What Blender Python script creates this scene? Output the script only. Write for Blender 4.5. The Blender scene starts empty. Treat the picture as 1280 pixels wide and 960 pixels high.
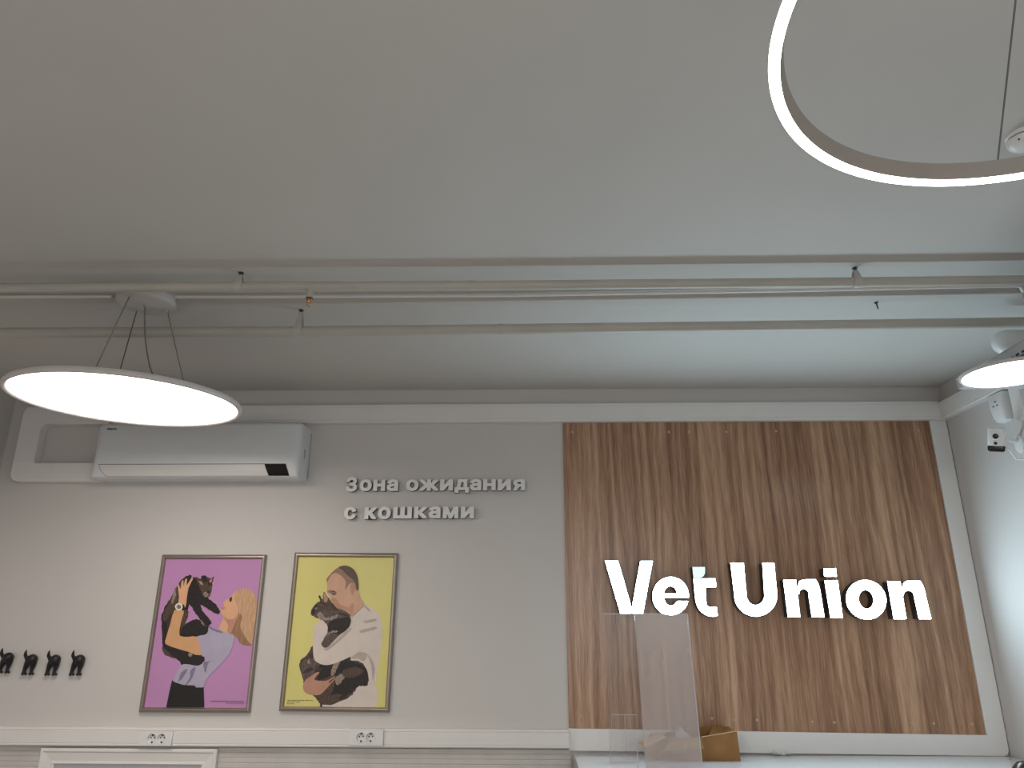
import bpy, bmesh, math, random
from mathutils import Vector, Matrix
random.seed(7)
scene = bpy.context.scene
COL = scene.collection
PI = math.pi

# ------------------------------------------------------------------ camera
FPX = 914.96
M = Matrix(((1.0, 0.0, 0.0), (0, 1, 0), (0, 0, 1)))
_p, _y, _r = math.radians(18.363), math.radians(1.478), math.radians(0.152)
_f = Vector((-math.sin(_y) * math.cos(_p), math.cos(_y) * math.cos(_p), math.sin(_p)))
_ri = Vector((math.cos(_y), math.sin(_y), 0))
_u = _ri.cross(_f)
RIGHT = math.cos(_r) * _ri + math.sin(_r) * _u
UP = -math.sin(_r) * _ri + math.cos(_r) * _u
EYE = Vector((0, -4.6, 1.6))
cam_data = bpy.data.cameras.new('camera')
cam_data.sensor_width = 36.0
cam_data.lens = FPX / 1280 * 36.0
cam_data.clip_start = 0.05
cam = bpy.data.objects.new('camera', cam_data)
COL.objects.link(cam)
cam.matrix_world = Matrix(((RIGHT.x, UP.x, -_f.x, EYE.x), (RIGHT.y, UP.y, -_f.y, EYE.y),
                           (RIGHT.z, UP.z, -_f.z, EYE.z), (0, 0, 0, 1)))
scene.camera = cam

def at(x, y, axis, val):
    """point where the sight line of a photo pixel meets the plane axis = val"""
    d = RIGHT * ((x - 640) / FPX) + UP * (-(y - 480) / FPX) + _f
    return EYE + d * ((val - EYE[axis]) / d[axis])

# ------------------------------------------------------------------ look
vs = scene.view_settings
vs.view_transform = 'Standard'
vs.look = 'None'
vs.gamma = 1
vs.use_curve_mapping = False
vs.exposure = 0.55
world = bpy.data.worlds.new('world')
scene.world = world
world.use_nodes = True
world.node_tree.nodes['Background'].inputs[0].default_value = (0.75, 0.87, 1.0, 1)
world.node_tree.nodes['Background'].inputs[1].default_value = 1.0

L_DISC = 6.0        # emission of the big round pendant
L_RING = 8.0
L_SMALL = 4.5
L_SIGN = 24.0
P_WINDOW = 12.0
P_REAR = 56.0

def area(name, loc, rot, size, size_y, power, color, shape='RECTANGLE'):
    l = bpy.data.lights.new(name, 'AREA')
    l.shape = shape
    l.size = size
    if shape in ('RECTANGLE', 'ELLIPSE'):
        l.size_y = size_y
    l.energy = power
    l.color = color
    o = bpy.data.objects.new(name, l)
    o.location = loc
    o.rotation_euler = rot
    COL.objects.link(o)
    return o
# daylight entering by the window behind the photographer
area('window_daylight', (0.6, -8.05, 1.75), (PI / 2, 0, 0), 2.9, 1.5, P_WINDOW, (0.80, 0.90, 1.0))
# unseen disc fill lights added behind the photographer to brighten the room
area('rear_fill_light', (-1.6, -5.6, 2.6), (0, 0, 0), 0.9, 0.9, P_REAR, (1.0, 0.94, 0.87), 'DISK')
area('rear_fill_light', (1.2, -6.6, 2.6), (0, 0, 0), 0.9, 0.9, P_REAR, (1.0, 0.96, 0.91), 'DISK')

# ------------------------------------------------------------------ materials
def lin(c):
    return tuple(((v / 12.92) if v <= 0.04045 else ((v + 0.055) / 1.055) ** 2.4) for v in c)

def srgb(r, g, b):
    return lin((r / 255, g / 255, b / 255))

def mat(name, col, rough=0.5, metal=0.0, var=0.04, scale=6.0, bump=0.0, bscale=60.0, spec=0.5, emit=None, estr=0.0, stretch=None):
    m = bpy.data.materials.new(name)
    m.use_nodes = True
    nt = m.node_tree
    b = nt.nodes['Principled BSDF']
    b.inputs['Roughness'].default_value = rough
    b.inputs['Metallic'].default_value = metal
    b.inputs['Specular IOR Level'].default_value = spec
    tc = nt.nodes.new('ShaderNodeTexCoord')
    n = nt.nodes.new('ShaderNodeTexNoise')
    n.inputs['Scale'].default_value = scale
    n.inputs['Detail'].default_value = 4
    if stretch:
        mp = nt.nodes.new('ShaderNodeMapping')
        mp.inputs['Scale'].default_value = stretch
        nt.links.new(tc.outputs['Object'], mp.inputs['Vector'])
        nt.links.new(mp.outputs['Vector'], n.inputs['Vector'])
    else:
        nt.links.new(tc.outputs['Object'], n.inputs['Vector'])
    r = nt.nodes.new('ShaderNodeValToRGB')
    r.color_ramp.elements[0].position = 0.3
    r.color_ramp.elements[1].position = 0.7
    r.color_ramp.elements[0].color = tuple(c * (1 - var) for c in col) + (1,)
    r.color_ramp.elements[1].color = tuple(min(1, c * (1 + var)) for c in col) + (1,)
    nt.links.new(n.outputs['Fac'], r.inputs['Fac'])
    nt.links.new(r.outputs['Color'], b.inputs['Base Color'])
    if bump:
        n2 = nt.nodes.new('ShaderNodeTexNoise')
        n2.inputs['Scale'].default_value = bscale
        n2.inputs['Detail'].default_value = 3
        nt.links.new(tc.outputs['Object'], n2.inputs['Vector'])
        bp = nt.nodes.new('ShaderNodeBump')
        bp.inputs['Strength'].default_value = bump
        bp.inputs['Distance'].default_value = 0.002
        nt.links.new(n2.outputs['Fac'], bp.inputs['Height'])
        nt.links.new(bp.outputs['Normal'], b.inputs['Normal'])
    if emit:
        b.inputs['Emission Color'].default_value = tuple(emit) + (1,)
        b.inputs['Emission Strength'].default_value = estr
    return m

def clear_mat(name, tint, haze, haze_col, rough=0.03, ior=1.12):
    """clear acrylic with a diffuse haze: transparent + a little diffuse + a gloss"""
    m = bpy.data.materials.new(name)
    m.use_nodes = True
    nt = m.node_tree
    nt.nodes.remove(nt.nodes['Principled BSDF'])
    out = nt.nodes['Material Output']
    tr = nt.nodes.new('ShaderNodeBsdfTransparent')
    tr.inputs[0].default_value = tint + (1,)
    df = nt.nodes.new('ShaderNodeBsdfDiffuse')
    df.inputs[0].default_value = haze_col + (1,)
    gl = nt.nodes.new('ShaderNodeBsdfGlossy')
    gl.inputs['Roughness'].default_value = rough
    tc = nt.nodes.new('ShaderNodeTexCoord')
    n = nt.nodes.new('ShaderNodeTexNoise')
    n.inputs['Scale'].default_value = 3.0
    nt.links.new(tc.outputs['Object'], n.inputs['Vector'])
    mr = nt.nodes.new('ShaderNodeMapRange')
    mr.inputs['To Min'].default_value = haze * 0.85
    mr.inputs['To Max'].default_value = haze * 1.15
    nt.links.new(n.outputs['Fac'], mr.inputs['Value'])
    m1 = nt.nodes.new('ShaderNodeMixShader')
    nt.links.new(mr.outputs['Result'], m1.inputs[0])
    nt.links.new(tr.outputs[0], m1.inputs[1])
    nt.links.new(df.outputs[0], m1.inputs[2])
    fr = nt.nodes.new('ShaderNodeFresnel')
    fr.inputs['IOR'].default_value = ior
    m2 = nt.nodes.new('ShaderNodeMixShader')
    nt.links.new(fr.outputs[0], m2.inputs[0])
    nt.links.new(m1.outputs[0], m2.inputs[1])
    nt.links.new(gl.outputs[0], m2.inputs[2])
    nt.links.new(m2.outputs[0], out.inputs['Surface'])
    return m

def wood_mat():
    m = bpy.data.materials.new('sonoma_oak_laminate')
    m.use_nodes = True
    nt = m.node_tree
    N = nt.nodes.new
    LK = nt.links.new
    b = nt.nodes['Principled BSDF']
    tc = N('ShaderNodeTexCoord')
    # slow sideways wander so the streaks are not ruler straight
    mpw = N('ShaderNodeMapping'); mpw.inputs['Scale'].default_value = (3.0, 1, 0.9)
    LK(tc.outputs['Object'], mpw.inputs['Vector'])
    nw = N('ShaderNodeTexNoise'); nw.inputs['Scale'].default_value = 1.6; nw.inputs['Detail'].default_value = 3
    LK(mpw.outputs[0], nw.inputs['Vector'])
    sub = N('ShaderNodeVectorMath'); sub.operation = 'SUBTRACT'; sub.inputs[1].default_value = (0.5, 0.5, 0.5)
    LK(nw.outputs['Color'], sub.inputs[0])
    sc = N('ShaderNodeVectorMath'); sc.operation = 'MULTIPLY'; sc.inputs[1].default_value = (0.045, 0, 0.0)
    LK(sub.outputs[0], sc.inputs[0])
    add = N('ShaderNodeVectorMath'); add.operation = 'ADD'
    LK(tc.outputs['Object'], add.inputs[0]); LK(sc.outputs[0], add.inputs[1])
    def streak(sx, sz, detail, seed):
        mp = N('ShaderNodeMapping'); mp.inputs['Scale'].default_value = (sx, 1, sz); mp.inputs['Location'].default_value = (seed, seed, 0)
        LK(add.outputs[0], mp.inputs['Vector'])
        n = N('ShaderNodeTexNoise'); n.inputs['Scale'].default_value = 1.0; n.inputs['Detail'].default_value = detail
        n.inputs['Roughness'].default_value = 0.6
        LK(mp.outputs[0], n.inputs['Vector'])
        return n.outputs['Fac']
    a = streak(7, 0.28, 4, 3.1)
    c = streak(50, 1.1, 5, 9.7)
    d = streak(210, 7.0, 3, 5.2)
    # cathedral figure: stretched rings
    mpc = N('ShaderNodeMapping'); mpc.inputs['Scale'].default_value = (1.0, 1, 0.10)
    LK(add.outputs[0], mpc.inputs['Vector'])
    wv = N('ShaderNodeTexWave'); wv.wave_type = 'BANDS'; wv.bands_direction = 'X'
    wv.inputs['Scale'].default_value = 5.0; wv.inputs['Distortion'].default_value = 9.0
    wv.inputs['Detail'].default_value = 3.0; wv.inputs['Detail Scale'].default_value = 1.3
    LK(mpc.outputs[0], wv.inputs['Vector'])
    def mix(x, y, f):
        mm = N('ShaderNodeMix'); mm.data_type = 'FLOAT'; mm.inputs[0].default_value = f
        LK(x, mm.inputs[2]); LK(y, mm.inputs[3])
        return mm.outputs[0]
    v = mix(mix(mix(a, c, 0.36), wv.outputs['Fac'], 0.10), d, 0.3)
    r = N('ShaderNodeValToRGB')
    e = r.color_ramp.elements
    e[0].position = 0.36; e[0].color = srgb(108, 75, 54) + (1,)
    e[1].position = 0.62; e[1].color = srgb(198, 160, 129) + (1,)
    k = r.color_ramp.elements.new(0.45); k.color = srgb(144, 106, 80) + (1,)
    k = r.color_ramp.elements.new(0.53); k.color = srgb(171, 132, 103) + (1,)
    LK(v, r.inputs['Fac'])
    LK(r.outputs['Color'], b.inputs['Base Color'])
    b.inputs['Roughness'].default_value = 0.29
    bp = N('ShaderNodeBump'); bp.inputs['Strength'].default_value = 0.12; bp.inputs['Distance'].default_value = 0.001
    LK(d, bp.inputs['Height']); LK(bp.outputs[0], b.inputs['Normal'])
    return m

WALL = mat('wall_paint', (0.64, 0.61, 0.585), 0.75, var=0.015, scale=1.5, bump=0.05, bscale=180)
CEIL = mat('ceiling_paint', (0.60, 0.58, 0.55), 0.8, var=0.03, scale=1.2, bump=0.08, bscale=25)
FLOOR = mat('floor_vinyl', (0.24, 0.22, 0.20), 0.5, var=0.1, scale=3)
TRUNK = mat('white_pvc', (0.80, 0.775, 0.75), 0.42, var=0.01)
PVC = mat('white_plastic', (0.80, 0.79, 0.78), 0.35, var=0.01)
ACW = mat('air_conditioner_plastic', (0.74, 0.76, 0.77), 0.3, var=0.01)
ACF = mat('air_conditioner_flap_plastic', (0.76, 0.74, 0.72), 0.3, var=0.01)
BLACK = mat('black_gloss', (0.012, 0.010, 0.010), 0.15, var=0.1)
DISPLAY = mat('display_black', (0.010, 0.008, 0.008), 0.5, var=0.1, spec=0.15)
BLACKM = mat('black_rubber', (0.012, 0.011, 0.012), 0.45, var=0.2, scale=40)
PIPE = mat('painted_pipe', (0.50, 0.475, 0.42), 0.45, var=0.05, scale=5)
CONDUIT = mat('white_conduit', (0.80, 0.78, 0.76), 0.4, var=0.02)
STEELP = mat('painted_clamp', (0.52, 0.51, 0.48), 0.5, var=0.08, scale=30)
DARKST = mat('dark_steel', (0.09, 0.085, 0.08), 0.45, 0.6, var=0.1, scale=40)
WIRE = mat('steel_wire', (0.20, 0.19, 0.18), 0.4, 0.7, var=0.1)
BRASS = mat('brass', (0.62, 0.36, 0.16), 0.3, 0.9, var=0.1, scale=50)
RIM = mat('lamp_rim', (0.66, 0.62, 0.60), 0.4, var=0.02)
RINGB = mat('ring_body', (0.33, 0.30, 0.27), 0.5, var=0.02)
ALU = mat('aluminium_frame', (0.33, 0.285, 0.245), 0.32, 0.7, var=0.05, scale=12)
GALV = mat('galvanised_steel', (0.55, 0.57, 0.60), 0.4, 0.35, var=0.08, scale=14)
GREYL = mat('grey_letter_plastic', (0.84, 0.82, 0.80), 0.5, var=0.02)
SIGNSIDE = mat('sign_letter_side', (0.028, 0.032, 0.036), 0.4, var=0.05)
WOOD = wood_mat()
SCREWCAP = mat('screw_cap', (0.52, 0.38, 0.27), 0.4, var=0.05)
DESK = mat('white_gloss_laminate', (0.72, 0.74, 0.75), 0.12, var=0.01)
DARKGAP = mat('shadow_gap_rubber', (0.05, 0.045, 0.04), 0.7, var=0.1)
CARD = mat('corrugated_cardboard', (0.29, 0.14, 0.042), 0.75, var=0.14, scale=9, bump=0.25, bscale=70)
CARDL = mat('cardboard_edge', (0.62, 0.42, 0.24), 0.8, var=0.1, scale=30)
REFLECT_HAZE = clear_mat('painted_reflection_acrylic', (0.97, 0.97, 0.98), 0.36, (0.66, 0.58, 0.55), 0.25, 1.04)  # diffuse haze painted in for a bright reflection on the screen
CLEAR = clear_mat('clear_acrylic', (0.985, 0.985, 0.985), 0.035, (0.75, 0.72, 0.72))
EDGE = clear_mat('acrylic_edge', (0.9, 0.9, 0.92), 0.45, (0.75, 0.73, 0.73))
WRAP = clear_mat('crumpled_film', (0.95, 0.95, 0.95), 0.5, (0.85, 0.83, 0.8), 0.15)
DBROWN = mat('dark_brown_glaze', (0.045, 0.02, 0.012), 0.25, var=0.2, scale=30)
GOLD = mat('gold_trim', (0.75, 0.52, 0.12), 0.3, 0.9, var=0.05)
SIDING = mat('ribbed_panel', (0.60, 0.57, 0.54), 0.55, var=0.05, scale=8)
GREYP = mat('grey_panel_infill', (0.42, 0.43, 0.45), 0.4, var=0.03)
HOLE = mat('socket_hole', (0.05, 0.045, 0.04), 0.6, var=0.05)
DISC_E = mat('lamp_diffuser_warm', (0.9, 0.9, 0.9), 0.4, var=0.0, emit=(1.0, 0.93, 0.86), estr=L_DISC)
RING_E = mat('ring_diffuser', (0.9, 0.9, 0.9), 0.4, var=0.0, emit=(1.0, 0.95, 0.89), estr=L_RING)
SMALL_E = mat('lamp_diffuser_cool', (0.9, 0.9, 0.9), 0.4, var=0.0, emit=(0.97, 0.98, 1.0), estr=L_SMALL)
SIGN_E = mat('sign_face', (0.8, 0.82, 0.82), 0.4, var=0.0, emit=(0.64, 0.87, 1.0), estr=L_SIGN)
SIGN_C = mat('sign_leaf_face', (0.7, 0.82, 0.85), 0.4, var=0.0, emit=(0.62, 0.86, 0.95), estr=0.6)

# ------------------------------------------------------------------ helpers
def link(name, me, m, parent=None, smooth=False, mats=None):
    o = bpy.data.objects.new(name, me)
    for k in (mats or [m]):
        me.materials.append(k)
    if smooth:
        for p in me.polygons:
            p.use_smooth = True
    COL.objects.link(o)
    if parent:
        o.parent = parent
    return o

def obj(name, bm, m, parent=None, smooth=False, mats=None):
    bmesh.ops.recalc_face_normals(bm, faces=bm.faces[:])
    me = bpy.data.meshes.new(name)
    bm.to_mesh(me)
    bm.free()
    o = link(name, me, m, parent, smooth, mats)
    if smooth:
        try:
            me.set_sharp_from_angle(angle=math.radians(40))
        except Exception:
            pass
    return o

def thing(name, label, cat, group=None, loc=(0, 0, 0)):
    o = bpy.data.objects.new(name, None)
    o.empty_display_size = 0.05
    o.location = loc
    COL.objects.link(o)
    return tag(o, label, cat, group)

def tag(o, label, cat, group=None):
    o['label'] = label
    o['category'] = cat
    if group:
        o['group'] = group
    return o

def struct(o):
    o['kind'] = 'structure'
    return o

def box(bm, lo, hi, bev=0.0, seg=2):
    r = bmesh.ops.create_cube(bm, size=1.0)
    lo, hi = Vector(lo), Vector(hi)
    for v in r['verts']:
        v.co = Vector([(lo[i] + hi[i]) / 2 + v.co[i] * (hi[i] - lo[i]) for i in range(3)])
    if bev:
        es = list({e for v in r['verts'] for e in v.link_edges})
        bmesh.ops.bevel(bm, geom=es, offset=bev, segments=seg, affect='EDGES', profile=0.5)

def B(lo, hi, bev=0.0, seg=2):
    bm = bmesh.new()
    box(bm, lo, hi, bev, seg)
    return bm

def tube(bm, pts, r, n=12, caps=True):
    pts = [Vector(p) for p in pts]
    rs = r if isinstance(r, (list, tuple)) else [r] * len(pts)
    rings = []
    prev = None
    for i, p in enumerate(pts):
        if i == 0:
            t = pts[1] - pts[0]
        elif i == len(pts) - 1:
            t = pts[-1] - pts[-2]
        else:
            t = (pts[i] - pts[i - 1]).normalized() + (pts[i + 1] - pts[i]).normalized()
        t.normalize()
        if prev is None:
            a = Vector((0, 0, 1)) if abs(t.z) < 0.9 else Vector((1, 0, 0))
            u = t.cross(a).normalized()
        else:
            u = (prev - t * prev.dot(t)).normalized()
        prev = u
        w = t.cross(u)
        rings.append([bm.verts.new(p + (u * math.cos(k * 2 * PI / n) + w * math.sin(k * 2 * PI / n)) * rs[i]) for k in range(n)])
    for a, b in zip(rings, rings[1:]):
        for k in range(n):
            bm.faces.new((a[k], a[(k + 1) % n], b[(k + 1) % n], b[k]))
    if caps:
        bm.faces.new(rings[0])
        bm.faces.new(rings[-1][::-1])

def T(pts, r, n=12):
    bm = bmesh.new()
    tube(bm, pts, r, n)
    return bm

def lathe(bm, prof, n=48, mtx=Matrix.Identity(4), closed=False):
    """prof: (radius, z) pairs turned about z"""
    rings = []
    for (r, z) in prof:
        if r < 1e-6:
            rings.append([bm.verts.new(mtx @ Vector((0, 0, z)))])
        else:
            rings.append([bm.verts.new(mtx @ Vector((r * math.cos(k * 2 * PI / n), r * math.sin(k * 2 * PI / n), z))) for k in range(n)])
    pairs = list(zip(rings, rings[1:]))
    if closed:
        pairs.append((rings[-1], rings[0]))
    for a, b in pairs:
        for k in range(n):
            k2 = (k + 1) % n
            if len(a) == 1 and len(b) == 1:
                continue
            if len(a) == 1:
                bm.faces.new((a[0], b[k], b[k2]))
            elif len(b) == 1:
                bm.faces.new((a[k], a[k2], b[0]))
            else:
                bm.faces.new((a[k], a[k2], b[k2], b[k]))

def LA(prof, n=48, mtx=Matrix.Identity(4), closed=False):
    bm = bmesh.new()
    lathe(bm, prof, n, mtx, closed)
    return bm

def smooth_loop(pts, n=6):
    """closed Catmull-Rom"""
    out = []
    L = len(pts)
    for i in range(L):
        p0, p1, p2, p3 = (pts[(i + k - 1) % L] for k in range(4))
        for s in range(n):
            t = s / n
            out.append(tuple(0.5 * (2 * p1[j] + (p2[j] - p0[j]) * t + (2 * p0[j] - 5 * p1[j] + 4 * p2[j] - p3[j]) * t * t
                                    + (3 * p1[j] - p0[j] - 3 * p2[j] + p3[j]) * t ** 3) for j in range(2)))
    return out

def curve_mesh(loops, depth, bevel=0.0):
    """filled 2D loops (holes by even-odd) extruded: mesh lies in local xy, thickness +-depth/2 in z"""
    cu = bpy.data.curves.new('c', 'CURVE')
    cu.dimensions = '2D'
    cu.fill_mode = 'BOTH' if depth > 0 else 'FRONT'
    cu.extrude = depth / 2
    cu.bevel_depth = bevel
    for lp in loops:
        s = cu.splines.new('POLY')
        s.points.add(len(lp) - 1)
        for p, q in zip(s.points, lp):
            p.co = (q[0], q[1], 0, 1)
        s.use_cyclic_u = True
    o = bpy.data.objects.new('c', cu)
    COL.objects.link(o)
    bpy.context.view_layer.update()
    me = bpy.data.meshes.new_from_object(o.evaluated_get(bpy.context.evaluated_depsgraph_get()))
    bpy.data.objects.remove(o)
    bpy.data.curves.remove(cu)
    return me

WALLM = Matrix(((1, 0, 0, 0), (0, 0, -1, 0), (0, 1, 0, 0), (0, 0, 0, 1)))  # local xy -> world xz, local +z -> world -y

def wall_solid(name, loops, y0, y1, m, parent=None, bevel=0.0):
    """2D loops in world (x, z) extruded from y0 to y1 (y1 < y0, towards the room)"""
    me = curve_mesh(loops, abs(y1 - y0) - 2 * bevel, bevel)
    me.transform(Matrix.Translation((0, (y0 + y1) / 2, 0)) @ WALLM)
    return link(name, me, m, parent)

def xz(pts, y):
    out = []
    for p in pts:
        q = at(p[0], p[1], 1, y)
        out.append((q.x, q.z))
    return out

def copy_tree(o, parent=None):
    c = o.copy()
    COL.objects.link(c)
    if parent:
        c.parent = parent
    for ch in o.children:
        copy_tree(ch, c)
    return c

# ------------------------------------------------------------------ room shell
XL, XR, YB, ZC = -3.44, 2.660, -8.2, 3.09
struct(obj('wall_back', B((XL - 0.1, 0, -0.1), (XR + 0.1, 0.1, ZC + 0.1)), WALL))
struct(obj('wall_right', B((XR, YB, -0.1), (XR + 0.1, 0, ZC + 0.1)), WALL))
struct(obj('wall_left', B((XL - 0.1, YB, -0.1), (XL, 0, ZC + 0.1)), WALL))
bm = bmesh.new()
for lo, hi in (((XL - 0.1, YB - 0.1, -0.1), (-0.9, YB, ZC + 0.1)), ((2.1, YB - 0.1, -0.1), (XR + 0.1, YB, ZC + 0.1)),
               ((-0.9, YB - 0.1, -0.1), (2.1, YB, 0.95)), ((-0.9, YB - 0.1, 2.55), (2.1, YB, ZC + 0.1))):
    box(bm, lo, hi)
struct(obj('wall_front', bm, WALL))
bm = bmesh.new()
for lo, hi in (((-0.9, YB - 0.08, 0.95), (-0.84, YB, 2.55)), ((2.04, YB - 0.08, 0.95), (2.1, YB, 2.55)), ((0.57, YB - 0.08, 0.95), (0.63, YB, 2.55)),
               ((-0.84, YB - 0.08, 0.95), (2.04, YB, 1.01)), ((-0.84, YB - 0.08, 2.49), (2.04, YB, 2.55))):
    box(bm, lo, hi)
struct(obj('window_1', bm, PVC))
struct(obj('floor', B((XL - 0.1, YB - 0.1, -0.1), (XR + 0.1, 0.1, 0.0)), FLOOR))
struct(obj('ceiling', B((XL - 0.1, YB - 0.1, ZC), (XR + 0.1, 0.1, ZC + 0.1)), CEIL))

# ------------------------------------------------------------------ trunking that runs round the room
def trunk_profile(w, d):
    """cross-section (along width, out of wall): a cable trunk with a stepped lid"""
    e = 0.006
    return [(0, 0), (0, d - e), (e, d), (w * 0.12, d), (w * 0.12 + 0.003, d - 0.003), (w * 0.12 + 0.006, d), (w - w * 0.12 - 0.006, d),
            (w - w * 0.12 - 0.003, d - 0.003), (w - w * 0.12, d), (w - e, d), (w, d - e), (w, 0)]

def sweep(prof_pts_a, prof_pts_b):
    bm = bmesh.new()
    a = [bm.verts.new(p) for p in prof_pts_a]
    b = [bm.verts.new(p) for p in prof_pts_b]
    n = len(a)
    for k in range(n):
        bm.faces.new((a[k], a[(k + 1) % n], b[(k + 1) % n], b[k]))
    bm.faces.new(a)
    bm.faces.new(b[::-1])
    return bm

def trunk_x(xa, za, xb, zb, w, d, xa_shift=0.0, xb_shift=0.0):
    """horizontal trunk on the back wall; z = lower edge; *_shift mitres the front edge"""
    P = trunk_profile(w, d)
    return sweep([(xa + xa_shift * q / d, -q, za + p) for p, q in P], [(xb + xb_shift * q / d, -q, zb + p) for p, q in P])
D_T = 0.05
struct(obj('trim_1', trunk_x(-3.32, 2.850, XR, 2.859, 0.124, D_T, 0, -D_T), TRUNK))                # top of the back wall
P = trunk_profile(0.112, D_T)
struct(obj('trim_2', sweep([(XR - q, -q, 2.859 + p) for p, q in P], [(XR - q, -4.2, 2.859 + p) for p, q in P]), TRUNK))   # top of the right wall
struct(obj('trim_3', trunk_x(XL, 0.947, 0.21, 0.951, 0.097, D_T), TRUNK))                         # socket rail under the posters
# rail, corner and upright framing the wooden panel as one U-shaped run
zl0, zl1, zr0, zr1 = 0.941, 1.0494, 0.927, 1.028
xu0, xu1 = 2.552, 2.652
def arc(cx, cz, r, a0, a1, n=8):
    return [(cx + r * math.cos(a0 + (a1 - a0) * k / n), cz + r * math.sin(a0 + (a1 - a0) * k / n)) for k in range(n + 1)]
loop = [(0.21, zl0)] + arc(xu1 - 0.035, zr0 + 0.035, 0.035, -PI / 2, 0) + [(xu1, 2.857), (xu0, 2.857), (xu0, zr1), (0.21, zl1)]
struct(wall_solid('trim_4', [loop], 0, -0.024, TRUNK, bevel=0.003))

# ribbed wall facing under the socket rail, left part
bm = bmesh.new()
z = 0.0
prof = [(0.0, 0.0)]
k = 0
while z < 0.925:
    prof += [(-0.012, z + 0.002), (-0.012, z + 0.022), (-0.009, z + 0.0245)]
    z += 0.027
prof += [(-0.012, 0.935), (0.0, 0.935)]
a = [bm.verts.new((XL, p[0], p[1])) for p in prof]
b = [bm.verts.new((0.22, p[0], p[1])) for p in prof]
for k in range(len(a) - 1):
    bm.faces.new((a[k], a[k + 1], b[k + 1], b[k]))
bm.faces.new(a); bm.faces.new(b[::-1])
struct(obj('trim_5', bm, SIDING))

# ------------------------------------------------------------------ wood panel
wp = thing('wall_panel', 'large brown oak-look panel framed in white trunking behind the lit sign', 'panel', loc=(1.38, 0, 1.04))
OFF = Matrix.Translation((-1.38, 0, -1.04))
bm = B((0.212, -0.012, 1.0), (2.57, 0, 2.862), 0.001, 1)
bm.transform(OFF)
obj('board', bm, WOOD, wp)
for (x, y) in ((726, 895), (890, 898), (918, 900), (946, 900), (1015, 902), (1043, 903), (1140, 904), (1167, 904), (1215, 905),
               (715, 540), (836, 540), (861, 540), (908, 540), (970, 539), (1148, 538)):
    q = at(x, y, 1, -0.012)
    bm = LA([(0, 0.0025), (0.006, 0.002), (0.0075, 0), (0.0075, -0.004)], 16, OFF @ Matrix.Translation((q.x, -0.012, q.z)) @ WALLM)
    obj('screw_cap', bm, SCREWCAP, wp, True)

# ------------------------------------------------------------------ lit sign letters
YF, YBK = -0.082, -0.013
def A8(pts): return [(740 + x / 5.818, 690 + y / 5.818) for x, y in pts]
def B8(pts): return [(960 + x / 5.818, 690 + y / 5.818) for x, y in pts]
def C8(pts): return [(730 + x / 2.783, 680 + y / 2.783) for x, y in pts]
def bez(p0, p1, p2, n=8):
    return [tuple((1 - t) ** 2 * p0[j] + 2 * t * (1 - t) * p1[j] + t * t * p2[j] for j in range(2)) for t in [k / n for k in range(n + 1)]]
def ell(cx, cy, rx, ry, a0=0, a1=2 * PI, n=40, ends=False, sk=0.0):
    m_ = n + 1 if ends else n
    return [(cx + rx * math.cos(a0 + (a1 - a0) * k / n) + sk * ry * math.sin(a0 + (a1 - a0) * k / n), cy + ry * math.sin(a0 + (a1 - a0) * k / n)) for k in range(m_)]

def sign_letter(name, label, shapes):
    """shapes: list of (part name, loops in photo pixels, face material)"""
    first = xz(shapes[0][1][0], YF)
    cx = sum(p[0] for p in first) / len(first); cz = min(p[1] for p in first)
    t = thing(name, label, 'letter', 'letters of the lit sign', (cx, YBK, cz))
    for pn, loops, fm in shapes:
        L = [[(p[0] - cx, p[1] - cz) for p in xz(lp, YF)] for lp in loops]
        body = wall_solid(pn, L, 0, YF - YBK + 0.006, SIGNSIDE, t)
        face = wall_solid('lit_face', L, YF - YBK + 0.006, YF - YBK, fm, body)
        face.data.materials.append(SIGNSIDE)
        for f in face.data.polygons:
            f.material_index = 0 if f.normal.y < -0.7 else 1
        face['label'] = 'glowing white acrylic face'
    return t

sign_letter('letter_v', 'glowing white capital V starting the sign on the wood panel', [
    ('stroke', [A8([(95, 62), (188, 62), (285.5, 400), (285.5, 447), (207, 447)])], SIGN_E),
    ('stroke', [A8([(352, 66), (440, 66), (370, 447), (291.5, 447), (291.5, 400)])], SIGN_E)])
e_out = ell(572, 322, 132, 139, -0.03, -2 * PI + 0.30, 44, True)
e_outer = [(704, 331)] + [(572 + 132 * math.cos(a), 321 + 139 * math.sin(a)) for a in [-k * (2 * PI - 0.27) / 44 for k in range(45)]]
e_in = [(627, 357)] + ell(573, 331, 48, 60, 0.62, PI, 16, True)
e_hole = ell(570, 302, 47, 54, PI, 2 * PI, 20, True)
sign_letter('letter_e', 'glowing white lowercase e of the sign, between V and t', [('bowl', [A8(e_outer + e_in), A8(e_hole)], SIGN_E)])
t_stem = [(738, 194), (897, 194), (903, 255), (825, 255), (829, 340)] + bez((830, 380), (840, 403), (870, 402), 6) + [(905, 399), (913, 462)] + \
    bez((890, 469), (838, 472), (800, 440), 6) + bez((797, 437), (757, 400), (752, 335), 8)
leaf = [(730, 109), (822, 109)] + bez((822, 145), (818, 188), (775, 188), 8) + [(738, 188)]
sign_letter('letter_t', 'glowing white lowercase t with a pale blue leaf-shaped tip, in the sign', [('stem', [A8(t_stem)], SIGN_E), ('leaf_tip', [A8(leaf)], SIGN_C)])
u = [(510, 66), (555, 66)] + ell(596.5, 178, 31.5, 35, PI, 0, 18, True) + [(621, 66), (661, 66)] + ell(597.5, 178, 74, 74, 0, PI, 30, True)
sign_letter('letter_u', 'glowing white capital U in the middle of the sign', [('bowl', [C8(u)], SIGN_E)])
def arch(l):
    return l
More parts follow.
